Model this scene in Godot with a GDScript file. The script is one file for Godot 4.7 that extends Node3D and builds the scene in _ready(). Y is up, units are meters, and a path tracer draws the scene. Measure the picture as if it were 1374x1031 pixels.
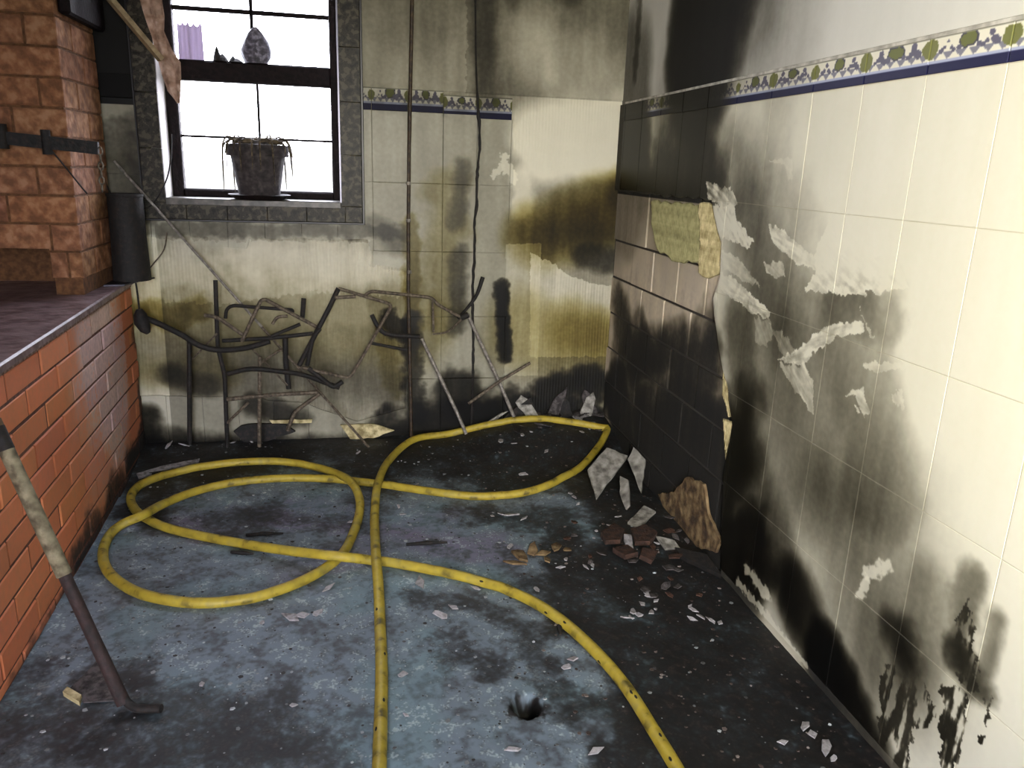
extends Node3D
# A burnt-out outdoor kitchen: tiled back wall with a window, tiled right wall, brick barbecue counter, fire hose on the floor.
# World: floor y = 0, back wall face z = 0, right wall face x = XR. Metres.

const XR := 1.371
const EYE := Vector3(0.0, 1.505, 4.139)
const FOCAL := 1047.46
const AX := Vector3(0.9814, 0.0345, 0.1888)
const FW := Vector3(0.1916, -0.2674, -0.9444)
const STRIPE := 1.7555          # underside of the decorated border
const ROW := 0.346
const COL := 0.25
const LAMP := 10.0
const K0 := 0.336               # first upright joint on the right wall

var cx: Vector3
var cy: Vector3
var cz: Vector3
var rng := RandomNumberGenerator.new()
var names := {}
var bump_noise := FastNoiseLite.new()
var M := {}

# ---------------------------------------------------------------- pixels to places
func ray(px: float, py: float) -> Vector3:
	return cz + cx * ((px - 687.0) / FOCAL) - cy * ((py - 515.5) / FOCAL)

func on_z(px: float, py: float, z: float) -> Vector3:
	var d := ray(px, py)
	return EYE + d * ((z - EYE.z) / d.z)

func on_x(px: float, py: float, x: float) -> Vector3:
	var d := ray(px, py)
	return EYE + d * ((x - EYE.x) / d.x)

func on_y(px: float, py: float, y: float) -> Vector3:
	var d := ray(px, py)
	return EYE + d * ((y - EYE.y) / d.y)

func counter_x(z: float) -> float:
	return -1.102 + 0.047 * z

func on_counter(px: float, py: float) -> Vector2:      # (z, y) on the brick front
	var d := ray(px, py)
	var n := Vector3(1, 0, -0.047)
	var p := EYE + d * ((-1.102 - EYE.dot(n)) / d.dot(n))
	return Vector2(p.z, p.y)

func rwall(px: float, py: float) -> Vector2:           # (z, y) on the right wall
	var p := on_x(px, py, XR)
	return Vector2(p.z, p.y)

func bwall(px: float, py: float) -> Vector2:           # (x, y) on the back wall
	var p := on_z(px, py, 0.0)
	return Vector2(p.x, p.y)

func ground_h(x: float, z: float) -> float:
	var h := 0.045 * (1.0 - smoothstep(0.0, 0.75, z))
	var d := Vector2((x - 1.15) / 0.75, (z - 0.05) / 0.55).length()
	h += 0.10 * (1.0 - smoothstep(0.2, 1.0, d))
	var e := Vector2((x - 1.1) / 0.45, (z - 1.0) / 0.7).length()
	h += 0.035 * (1.0 - smoothstep(0.2, 1.0, e))
	h += 0.006 * bump_noise.get_noise_2d(x * 100.0, z * 100.0) + 0.0025 * bump_noise.get_noise_2d(x * 520.0 + 90.0, z * 520.0)
	var hole := Vector2(x - 0.46, (z - 2.254) * 0.8).length()
	h -= 0.07 * (1.0 - smoothstep(0.025, 0.05, hole + 0.008 * bump_noise.get_noise_2d(x * 900.0, z * 900.0)))
	return h

func ground(px: float, py: float, up := 0.0) -> Vector3:
	var y := up
	var p := on_y(px, py, y)
	for i in 6:
		y = ground_h(p.x, clampf(p.z, 0.0, 5.0)) + up
		p = on_y(px, py, y)
	return p

# ---------------------------------------------------------------- nodes
func numbered(called: String) -> String:
	var n: int = names.get(called, 0)
	names[called] = n + 1
	return called if n == 0 else "%s_%03d" % [called, n]

func base(called: String, at := Vector3.ZERO) -> Node3D:
	var o := Node3D.new()
	o.name = numbered(called)
	add_child(o)
	o.position = at
	return o

func tag(o: Node, label: String, category: String, group := "", kind := "") -> Node:
	o.set_meta("label", label)
	o.set_meta("category", category)
	if group:
		o.set_meta("group", group)
	if kind:
		o.set_meta("kind", kind)
	return o

func structure(o: Node, label: String, category: String) -> Node:
	return tag(o, label, category, "", "structure")

func put(called: String, mesh: Mesh, mat: Material, parent: Node = null, at := Vector3.ZERO) -> MeshInstance3D:
	var o := MeshInstance3D.new()
	o.mesh = mesh
	o.material_override = mat
	o.cast_shadow = GeometryInstance3D.SHADOW_CASTING_SETTING_ON
	o.position = at
	if parent == null or parent == self:
		o.name = numbered(called)
		add_child(o)
	else:
		o.name = called
		parent.add_child(o, true)
	return o

# ---------------------------------------------------------------- meshes
class Soup:
	var v := PackedVector3Array()
	var n := PackedVector3Array()
	var t := PackedVector2Array()
	var c := PackedColorArray()
	var ix := PackedInt32Array()
	var col := Color.WHITE
	func vert(p: Vector3, nn: Vector3, uv := Vector2.ZERO) -> int:
		v.append(p); n.append(nn); t.append(uv); c.append(col)
		return v.size() - 1
	func tri(a: int, b: int, d: int) -> void:       # turned so that the face looks along its normals
		var f := (v[b] - v[a]).cross(v[d] - v[a])
		if f.dot(n[a] + n[b] + n[d]) > 0.0:
			ix.append_array([a, d, b])
		else:
			ix.append_array([a, b, d])
	func flat(p: Vector3, q: Vector3, r: Vector3, hint: Vector3, uv := [Vector2.ZERO, Vector2.ZERO, Vector2.ZERO]) -> void:
		var f := (q - p).cross(r - p).normalized()
		if f.dot(hint) < 0.0:
			f = -f
		tri(vert(p, f, uv[0]), vert(q, f, uv[1]), vert(r, f, uv[2]))
	func quad(p: Vector3, q: Vector3, r: Vector3, s: Vector3, hint: Vector3) -> void:
		var f := (q - p).cross(r - p).normalized()
		if f.dot(hint) < 0.0:
			f = -f
		var a := vert(p, f); var b := vert(q, f); var d := vert(r, f); var e := vert(s, f)
		tri(a, b, d); tri(a, d, e)
	func box(lo: Vector3, hi: Vector3, ch := 0.0) -> void:
		var m := (lo + hi) * 0.5
		var h := (hi - lo) * 0.5
		ch = minf(ch, minf(h.x, minf(h.y, h.z)) * 0.9)
		for axis in 3:
			for s in [-1.0, 1.0]:
				var a := Vector3.ZERO; var b := Vector3.ZERO; var d := Vector3.ZERO
				a[axis] = h[axis] * s
				b[(axis + 1) % 3] = h[(axis + 1) % 3] - ch
				d[(axis + 2) % 3] = h[(axis + 2) % 3] - ch
				quad(m + a + b + d, m + a + b - d, m + a - b - d, m + a - b + d, a)
		if ch <= 0.0:
			return
		for axis in 3:
			var i := (axis + 1) % 3
			var j := (axis + 2) % 3
			for s in [-1.0, 1.0]:
				for u in [-1.0, 1.0]:
					var e := Vector3.ZERO; e[axis] = h[axis] - ch
					var p := Vector3.ZERO; p[i] = h[i] * s; p[j] = (h[j] - ch) * u
					var q := Vector3.ZERO; q[i] = (h[i] - ch) * s; q[j] = h[j] * u
					quad(m + p + e, m + p - e, m + q - e, m + q + e, p + q)
		for s in [-1.0, 1.0]:
			for u in [-1.0, 1.0]:
				for w in [-1.0, 1.0]:
					var sg := Vector3(s, u, w)
					flat(m + Vector3(h.x, h.y - ch, h.z - ch) * sg, m + Vector3(h.x - ch, h.y, h.z - ch) * sg, m + Vector3(h.x - ch, h.y - ch, h.z) * sg, sg)
	func tube(pts: Array, rad, sides := 10, caps := true) -> void:
		var up := Vector3(0.31, 0.9, 0.17)
		var n0 := pts.size()
		var rings := []
		var run := 0.0
		for i in n0:
			var dir: Vector3 = (pts[mini(i + 1, n0 - 1)] - pts[maxi(i - 1, 0)]).normalized()
			if i > 0:
				run += pts[i].distance_to(pts[i - 1])
			up = (up - dir * up.dot(dir)).normalized()
			var side := dir.cross(up)
			var rr: float = rad[i] if rad is Array else rad
			var ring := []
			for k in sides + 1:
				var a := TAU * k / sides
				var nn := up * cos(a) + side * sin(a)
				ring.append(vert(pts[i] + nn * rr, nn, Vector2(float(k) / sides, run)))
			rings.append(ring)
			if caps and (i == 0 or i == n0 - 1):
				var hint := -dir if i == 0 else dir
				var mid := vert(pts[i], hint)
				var rim := []
				for k in sides + 1:
					rim.append(vert(v[ring[k]], hint))
				for k in sides:
					tri(mid, rim[k], rim[k + 1])
		for i in n0 - 1:
			for k in sides:
				tri(rings[i][k], rings[i + 1][k], rings[i + 1][k + 1])
				tri(rings[i][k], rings[i + 1][k + 1], rings[i][k + 1])
	func lathe(prof: Array, at := Vector3.ZERO, sides := 28) -> void:   # prof: Vector2(radius, height)
		for i in prof.size() - 1:
			var a: Vector2 = prof[i]
			var b: Vector2 = prof[i + 1]
			var d := b - a
			var nn := Vector2(d.y, -d.x).normalized()
			var prev := -1
			var prev2 := -1
			for k in sides + 1:
				var w := TAU * k / sides
				var o := Vector3(cos(w), 0, sin(w))
				var no := o * nn.x + Vector3(0, nn.y, 0)
				var p := vert(at + o * a.x + Vector3(0, a.y, 0), no, Vector2(float(k) / sides, a.y))
				var q := vert(at + o * b.x + Vector3(0, b.y, 0), no, Vector2(float(k) / sides, b.y))
				if k > 0:
					tri(prev, prev2, q); tri(prev, q, p)
				prev = p; prev2 = q
	func slab(poly: PackedVector2Array, o: Vector3, U: Vector3, V: Vector3, N: Vector3, thick: float, bevel: float, uv0 := Vector2.ZERO, uvs := Vector2.ONE) -> void:
		# a plate with the outline poly in the plane (U, V), its face at +N, its back at -thick
		var inner := poly
		if bevel > 0.0:
			var off := Geometry2D.offset_polygon(poly, -bevel)
			if off.size() == 1 and off[0].size() == poly.size():
				inner = off[0]
				# start both outlines at the nearest corner
				var best := 0
				for i in inner.size():
					if inner[i].distance_to(poly[0]) < inner[best].distance_to(poly[0]):
						best = i
				var turned := PackedVector2Array()
				for i in inner.size():
					turned.append(inner[(best + i) % inner.size()])
				inner = turned
			else:
				bevel = 0.0
		var tris := Geometry2D.triangulate_polygon(inner)
		var first := v.size()
		for q in inner:
			vert(o + U * q.x + V * q.y, N, (q - uv0) / uvs)
		for i in range(0, tris.size(), 3):
			tri(first + tris[i], first + tris[i + 1], first + tris[i + 2])
		var mid := Vector2.ZERO
		for q in poly:
			mid += q / poly.size()
		for i in poly.size():
			var a := poly[i]
			var b := poly[(i + 1) % poly.size()]
			var out2 := Vector2(b.y - a.y, a.x - b.x)
			if Geometry2D.is_point_in_polygon((a + b) * 0.5 + out2.normalized() * 0.0006, poly):
				out2 = -out2
			var hint := U * out2.x + V * out2.y
			var A := o + U * a.x + V * a.y
			var B := o + U * b.x + V * b.y
			var ua := (a - uv0) / uvs
			var ub := (b - uv0) / uvs
			if bevel > 0.0:
				var IA := o + U * inner[i].x + V * inner[i].y
				var j := (i + 1) % poly.size()
				var IB := o + U * inner[j].x + V * inner[j].y
				var h2 := (hint.normalized() + N)
				flat(IA, IB, B - N * bevel, h2, [ua, ub, ub])
				flat(IA, B - N * bevel, A - N * bevel, h2, [ua, ub, ua])
			flat(A - N * bevel, B - N * bevel, B - N * thick, hint, [ua, ub, ub])
			flat(A - N * bevel, B - N * thick, A - N * thick, hint, [ua, ub, ua])
		var second := v.size()
		for q in poly:
			vert(o + U * q.x + V * q.y - N * thick, -N, (q - uv0) / uvs)
		var bt := Geometry2D.triangulate_polygon(poly)
		for i in range(0, bt.size(), 3):
			tri(second + bt[i], second + bt[i + 1], second + bt[i + 2])
	func mesh() -> ArrayMesh:
		var a := []
		a.resize(Mesh.ARRAY_MAX)
		a[Mesh.ARRAY_VERTEX] = v
		a[Mesh.ARRAY_NORMAL] = n
		a[Mesh.ARRAY_TEX_UV] = t
		a[Mesh.ARRAY_COLOR] = c
		a[Mesh.ARRAY_INDEX] = ix
		var m := ArrayMesh.new()
		m.add_surface_from_arrays(Mesh.PRIMITIVE_TRIANGLES, a)
		return m

func bar(a: Vector3, b: Vector3, w: float, h: float) -> ArrayMesh:      # a square bar from a to b
	var s := Soup.new()
	var d := (b - a).normalized()
	var side := d.cross(Vector3.UP if absf(d.y) < 0.9 else Vector3.RIGHT).normalized() * w * 0.5
	var up := side.cross(d).normalized() * h * 0.5
	var c := [-side - up, side - up, side + up, -side + up]
	for i in 4:
		var p: Vector3 = c[i]; var q: Vector3 = c[(i + 1) % 4]
		s.quad(a + p, a + q, b + q, b + p, p + q)
	s.quad(a + c[0], a + c[1], a + c[2], a + c[3], -d)
	s.quad(b + c[0], b + c[1], b + c[2], b + c[3], d)
	return s.mesh()

func smooth_line(p: Array, step := 0.02) -> Array:
	var out := []
	for i in p.size() - 1:
		var a: Vector3 = p[maxi(i - 1, 0)]; var b: Vector3 = p[i]; var c: Vector3 = p[i + 1]; var d: Vector3 = p[mini(i + 2, p.size() - 1)]
		var m := maxi(2, int(b.distance_to(c) / step))
		for k in m:
			out.append(b.cubic_interpolate(c, a, d, float(k) / m))
	out.append(p[-1])
	return out

func round_corners(p: Array, r := 0.025) -> Array:
	var out := [p[0]]
	for i in range(1, p.size() - 1):
		var a: Vector3 = p[i] + (p[i - 1] - p[i]).limit_length(r)
		var b: Vector3 = p[i] + (p[i + 1] - p[i]).limit_length(r)
		for k in 5:
			var t := k / 4.0
			out.append(a.lerp(p[i], t).lerp(p[i].lerp(b, t), t))
	out.append(p[-1])
	return out

# ---------------------------------------------------------------- materials
func mat(called: String, c: Color, rough: float, metal := 0.0) -> StandardMaterial3D:
	var m := StandardMaterial3D.new()
	m.resource_name = called
	m.albedo_color = c
	m.roughness = rough
	m.metallic = metal
	return m

func noise(freq: float, seed_: int, oct := 4, kind := FastNoiseLite.TYPE_SIMPLEX_SMOOTH) -> FastNoiseLite:
	var f := FastNoiseLite.new()
	f.noise_type = kind
	f.seed = seed_
	f.frequency = freq
	f.fractal_octaves = oct
	return f

func mottled(called: String, stops: Array, rough: float, scale: float, seed_: int, metal := 0.0, bump := 0.0, freq := 0.02) -> StandardMaterial3D:
	var m := mat(called, Color.WHITE, rough, metal)
	var t := NoiseTexture2D.new()
	t.width = 256; t.height = 256; t.seamless = true
	t.noise = noise(freq, seed_, 5)
	var g := Gradient.new()
	var offs := PackedFloat32Array()
	var cols := PackedColorArray()
	for s in stops:
		offs.append(s[0]); cols.append(s[1])
	g.offsets = offs; g.colors = cols
	t.color_ramp = g
	m.albedo_texture = t
	m.uv1_triplanar = true
	m.uv1_world_triplanar = false
	m.uv1_scale = Vector3.ONE * scale
	if bump > 0.0:
		m.normal_enabled = true
		m.normal_scale = bump
		m.normal_texture = M.bump_texture
	return m

# A painted-on deposit map of one surface: soot, tar and rubbed-off places, laid out in the surface's own metres.
class Deposit:
	var w: int
	var h: int
	var o: Vector2
	var size: Vector2
	var soot: PackedFloat32Array
	var tar: PackedFloat32Array
	var wob: FastNoiseLite
	func _init(o_: Vector2, size_: Vector2, ppm: float, seed_: int):
		o = o_; size = size_
		w = int(size.x * ppm); h = int(size.y * ppm)
		soot.resize(w * h); tar.resize(w * h)
		wob = FastNoiseLite.new()
		wob.seed = seed_; wob.frequency = 5.0; wob.fractal_octaves = 4
	func fill(v: float) -> void:
		soot.fill(v)
	# a stroke from a to b of radius r; soft 0..1 is the share of r that frays; amount is added (mode 0), taken as at least (1) or multiplied towards clean (2)
	func stroke(a: Vector2, b: Vector2, r: float, soft: float, amount: float, mode := 0, chan := 0, ragged := 0.35) -> void:
		var lo := (Vector2(minf(a.x, b.x), minf(a.y, b.y)) - Vector2.ONE * r * 1.5 - o) / size
		var hi := (Vector2(maxf(a.x, b.x), maxf(a.y, b.y)) + Vector2.ONE * r * 1.5 - o) / size
		var x0 := clampi(int(lo.x * w), 0, w); var x1 := clampi(int(hi.x * w) + 1, 0, w)
		var y0 := clampi(int((1.0 - hi.y) * h), 0, h); var y1 := clampi(int((1.0 - lo.y) * h) + 1, 0, h)
		var ab := b - a
		var l2 := maxf(ab.length_squared(), 1e-9)
		var inner := r * (1.0 - soft)
		var px := size.x / w
		var py := size.y / h
		var f := 0.12 / r
		for y in range(y0, y1):
			var vy := o.y + size.y - (y + 0.5) * py
			for x in range(x0, x1):
				var p := Vector2(o.x + (x + 0.5) * px, vy)
				var t := clampf((p - a).dot(ab) / l2, 0.0, 1.0)
				var d := p.distance_to(a + ab * t)
				if d > r * 1.5:
					continue
				d += wob.get_noise_2d(p.x * f, p.y * f) * r * ragged * 1.6
				var k := 1.0 - smoothstep(inner, r, d)
				if k <= 0.0:
					continue
				var i := y * w + x
				if chan == 1:
					tar[i] += amount * k
				elif mode == 0:
					soot[i] += amount * k
				elif mode == 1:
					soot[i] = maxf(soot[i], amount * k)
				else:
					soot[i] *= 1.0 - amount * k
					tar[i] *= 1.0 - amount * k
	# an area worked over with brush marks along dir: takes away the share `amount` of what lies there, or with smear lays soot on
	func patch(poly: PackedVector2Array, amount: float, dir: Vector2, fray := 0.010, marks := 0.5, smear := false) -> void:
		var lo := poly[0]; var hi := poly[0]
		for q in poly:
			lo = lo.min(q); hi = hi.max(q)
		lo -= Vector2.ONE * fray * 2.0; hi += Vector2.ONE * fray * 2.0
		var along := dir.normalized()
		var across := along.orthogonal()
		for y in range(clampi(int((o.y + size.y - hi.y) / size.y * h), 0, h), clampi(int((o.y + size.y - lo.y) / size.y * h) + 1, 0, h)):
			for x in range(clampi(int((lo.x - o.x) / size.x * w), 0, w), clampi(int((hi.x - o.x) / size.x * w) + 1, 0, w)):
				var p := Vector2(o.x + size.x * (x + 0.5) / w, o.y + size.y * (1.0 - (y + 0.5) / h))
				var n := wob.get_noise_2d(p.dot(along) * 1.0, p.dot(across) * 6.5)
				var m := wob.get_noise_2d(p.x * 4.0 + 40.0, p.y * 4.0)
				var q := p + along * fray * (1.2 * n + 1.5 * m) + across * fray * 1.2 * m
				if Geometry2D.is_point_in_polygon(q, poly):
					var i := y * w + x
					if smear:
						soot[i] = maxf(soot[i], amount * smoothstep(-0.35, 0.15, n + 0.4 * m))
						tar[i] *= 0.6
					else:
						var k := clampf(amount * (0.85 + marks * (n + 0.6 * m)), 0.0, 1.0)
						soot[i] *= 1.0 - k
						tar[i] *= 1.0 - k
	func coat(area: Rect2, amount: float) -> void:
		for y in h:
			var vy := o.y + size.y * (1.0 - (y + 0.5) / h)
			if vy < area.position.y or vy > area.end.y:
				continue
			for x in w:
				var ux := o.x + size.x * (x + 0.5) / w
				if ux > area.position.x + 0.02 * wob.get_noise_2d(vy * 3.0, 7.0) and ux < area.end.x:
					soot[y * w + x] += amount * (0.8 + 0.5 * wob.get_noise_2d(ux * 0.9, vy * 0.5))
	func rinse(area: Rect2, left: float) -> void:
		for y in h:
			var vy := o.y + size.y * (1.0 - (y + 0.5) / h)
			if vy < area.position.y or vy > area.end.y:
				continue
			for x in w:
				var ux := o.x + size.x * (x + 0.5) / w
				if ux > area.position.x and ux < area.end.x:
					soot[y * w + x] *= left
	func grain(freq: float, stretch: int, seed_: int) -> PackedByteArray:
		var f := FastNoiseLite.new()
		f.seed = seed_; f.frequency = freq; f.fractal_octaves = 4
		f.noise_type = FastNoiseLite.TYPE_SIMPLEX_SMOOTH
		var im := f.get_image(w, maxi(4, h / stretch))
		if stretch > 1:
			im.resize(w, h, Image.INTERPOLATE_CUBIC)
		return im.get_data()

func surface_texture(d: Deposit, base_of: Callable, grain_amount: float, soot_share := 1.0, from_v := -9.0, to_v := 9.0) -> ImageTexture:
	# base colour (sRGB) from base_of(u, v, grain), darkened by the soot and browned by the tar lying on it
	var streak := d.grain(0.035, 10, 11)
	var fine := d.grain(0.11, 1, 12)
	var coarse := d.grain(0.012, 1, 13)
	var out := PackedByteArray()
	out.resize(d.w * d.h * 3)
	for y in d.h:
		var vy := d.o.y + d.size.y * (1.0 - (y + 0.5) / d.h)
		if vy < from_v or vy > to_v:      # rows that no piece with this texture reaches
			continue
		for x in d.w:
			var i := y * d.w + x
			var s := d.soot[i]
			var g := (streak[i] - 127) * 0.7 + (fine[i] - 127) * 0.45 + (coarse[i] - 127) * 0.5
			g /= 255.0
			if s > 0.0:
				s = maxf(0.0, s * (1.0 + g * grain_amount) + g * grain_amount * 0.10) * soot_share
			var t := d.tar[i]
			if t > 0.0:
				t = maxf(0.0, t * (1.0 + g * grain_amount))
			var c: Color = base_of.call(d.o.x + d.size.x * (x + 0.5) / d.w, vy, g)
			var k := exp(-1.25 * s)
			out[i * 3] = int(clampf(c.r * k * exp(-0.44 * t), 0.03, 1.0) * 255.0)
			out[i * 3 + 1] = int(clampf(c.g * k * exp(-0.03 * s - 0.52 * t), 0.028, 1.0) * 255.0)
			out[i * 3 + 2] = int(clampf(c.b * k * exp(-0.13 * s - 1.0 * t), 0.027, 1.0) * 255.0)
	return ImageTexture.create_from_image(Image.create_from_data(d.w, d.h, false, Image.FORMAT_RGB8, out))

func surface_mat(called: String, tex: Texture2D, rough: float, bump := 0.0, tint := false) -> StandardMaterial3D:
	var m := mat(called, Color.WHITE, rough)
	m.albedo_texture = tex
	m.texture_repeat = false
	m.vertex_color_use_as_albedo = tint
	if bump > 0.0:
		m.normal_enabled = true
		m.normal_texture = M.bump_texture
		m.normal_scale = bump
	return m

# ---------------------------------------------------------------- the scene
func _ready() -> void:
	cz = FW.normalized()
	cx = (AX - cz * AX.dot(cz)).normalized()
	cy = cx.cross(cz)
	rng.seed = 77
	bump_noise.seed = 5
	bump_noise.frequency = 0.02
	bump_noise.fractal_octaves = 3
	view_and_light()
	common_materials()
	build_floor()
	build_back_wall()
	build_right_wall()
	build_far_shell()
	build_window()
	build_counter()
	build_pillar()
	build_pipes()
	build_hose()
	build_pole()
	build_counter_things()
	build_window_things()
	build_chair_frames()
	build_debris()

func view_and_light() -> void:
	var cam := Camera3D.new()
	cam.name = "camera"
	cam.fov = rad_to_deg(2.0 * atan(515.5 / FOCAL))
	cam.near = 0.05
	add_child(cam)
	cam.transform = Transform3D(Basis(cx, cy, -cz), EYE)
	cam.current = true
	var we := WorldEnvironment.new()
	we.name = "world"
	var e := Environment.new()
	e.background_mode = Environment.BG_SKY
	var sky := Sky.new()
	var sm := ProceduralSkyMaterial.new()      # white overcast sky
	sm.sky_top_color = Color(0.93, 0.94, 1.0)
	sm.sky_horizon_color = Color(0.97, 0.96, 1.0)
	sm.ground_horizon_color = Color(0.8, 0.8, 0.8)
	sm.ground_bottom_color = Color(0.6, 0.6, 0.6)
	sm.sky_energy_multiplier = 4.0
	sm.ground_energy_multiplier = 2.0
	sky.sky_material = sm
	e.sky = sky
	e.tonemap_mode = Environment.TONE_MAPPER_LINEAR
	e.tonemap_exposure = 1.0
	e.sdfgi_enabled = true
	e.ssao_enabled = true
	e.ssil_enabled = true
	we.environment = e
	add_child(we)
	# daylight from the wide doorway behind the photographer
	var door := AreaLight3D.new()
	door.name = "doorway_daylight"
	door.area_size = Vector2(1.5, 1.9)
	door.light_color = Color(1.0, 0.985, 0.94)
	door.light_energy = 1.2
	door.area_range = 12.0
	door.shadow_enabled = true
	add_child(door)
	door.look_at_from_position(Vector3(-0.35, 1.45, 6.05), Vector3(-0.1, 1.35, 3.0))
	work_lamp(Vector3(0.16, 1.62, 4.62), Vector3(1.37, 1.72, 2.3))

# the lamp whose glint shows in the back wall's glaze, on a stand just behind the photographer
func work_lamp(head: Vector3, aim: Vector3) -> void:
	var root := base("work_lamp", Vector3(head.x, 0.0, head.z))
	tag(root, "small work lamp on a tripod stand behind the photographer", "lamp")
	var metal := mat("lamp_metal", Color(0.12, 0.12, 0.12), 0.5, 0.4)
	var s := Soup.new()
	s.tube([Vector3(0, 0.35, 0), Vector3(0, head.y - 0.05, 0)], 0.014, 10)
	put("pole", s.mesh(), metal, root)
	for k in 3:
		var w := TAU * k / 3.0
		s = Soup.new()
		s.tube([Vector3(0, 0.45, 0), Vector3(cos(w) * 0.32, 0.012, sin(w) * 0.32)], 0.010, 8)
		put("leg", s.mesh(), metal, root)
	var dir := (aim - head).normalized()
	var up := Vector3(0, head.y, 0)
	s = Soup.new()
	s.tube([up - dir * 0.07, up - dir * 0.02, up], [0.035, 0.06, 0.065], 16)
	var body := put("lamp_head", s.mesh(), metal, root)
	s = Soup.new()
	s.tube([up, up + dir * 0.004], [0.056, 0.056], 16)
	var lens := mat("lamp_lens", Color(1, 1, 0.95), 0.3)
	lens.emission_enabled = true
	lens.emission = Color(1.0, 0.97, 0.88)
	lens.emission_energy_multiplier = 6.0
	put("lamp_lens", s.mesh(), lens, body)
	var l := SpotLight3D.new()
	l.name = "work_lamp_light"
	l.light_color = Color(1.0, 0.97, 0.87)
	l.light_energy = LAMP
	l.light_size = 0.06
	l.spot_angle = 50.0
	l.spot_angle_attenuation = 1.0
	l.spot_range = 12.0
	l.spot_attenuation = 2.0
	l.shadow_enabled = true
	add_child(l)
	l.look_at_from_position(head + dir * 0.03, aim)

func common_materials() -> void:
	var bt := NoiseTexture2D.new()
	bt.width = 256; bt.height = 256; bt.seamless = true
	bt.as_normal_map = true
	bt.bump_strength = 6.0
	bt.noise = noise(0.03, 21, 5)
	M.bump_texture = bt
	M.char = mottled("charred_metal", [[0.2, Color(0.05, 0.045, 0.045)], [0.6, Color(0.10, 0.09, 0.085)], [0.85, Color(0.17, 0.13, 0.10)]], 0.75, 6.0, 31, 0.1, 0.4)
	M.rust = mottled("scorched_steel", [[0.2, Color(0.20, 0.17, 0.14)], [0.5, Color(0.33, 0.29, 0.24)], [0.8, Color(0.46, 0.42, 0.36)]], 0.7, 7.0, 32, 0.2, 0.4)
	M.pale_steel = mottled("ash_coated_steel", [[0.2, Color(0.36, 0.34, 0.32)], [0.6, Color(0.55, 0.53, 0.50)], [0.9, Color(0.68, 0.66, 0.62)]], 0.6, 7.0, 33, 0.2, 0.3)
	M.black_wood = mottled("blackened_wood", [[0.2, Color(0.045, 0.03, 0.035)], [0.7, Color(0.10, 0.065, 0.07)]], 0.65, 5.0, 34, 0.0, 0.3)
	M.black_wood.metallic_specular = 0.25
	M.ceramic = mottled("broken_tile", [[0.2, Color(0.30, 0.29, 0.27)], [0.5, Color(0.50, 0.49, 0.46)], [0.8, Color(0.64, 0.63, 0.60)]], 0.6, 4.0, 35, 0.0, 0.3)
	M.ash = mottled("pale_plaster_flake", [[0.2, Color(0.38, 0.37, 0.37)], [0.6, Color(0.62, 0.61, 0.62)]], 0.85, 5.0, 36, 0.0, 0.5)
	M.tan = mottled("scorched_board", [[0.2, Color(0.24, 0.18, 0.12)], [0.5, Color(0.41, 0.33, 0.22)], [0.85, Color(0.54, 0.46, 0.33)]], 0.85, 2.5, 37, 0.0, 0.6)
	M.cream = mottled("dried_adhesive", [[0.2, Color(0.55, 0.50, 0.35)], [0.7, Color(0.80, 0.75, 0.58)]], 0.9, 4.0, 38, 0.0, 0.5)
	M.old_cream = mottled("smoked_adhesive", [[0.2, Color(0.48, 0.47, 0.32)], [0.7, Color(0.64, 0.62, 0.45)]], 0.9, 4.0, 42, 0.0, 0.5)
	M.brown = mottled("burnt_brick_rubble", [[0.2, Color(0.12, 0.075, 0.055)], [0.7, Color(0.26, 0.165, 0.12)]], 0.9, 5.0, 39, 0.0, 0.6)
	M.grey_rubble = mottled("sooty_rubble", [[0.2, Color(0.13, 0.12, 0.12)], [0.7, Color(0.33, 0.31, 0.31)]], 0.9, 5.0, 40, 0.0, 0.6)

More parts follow.
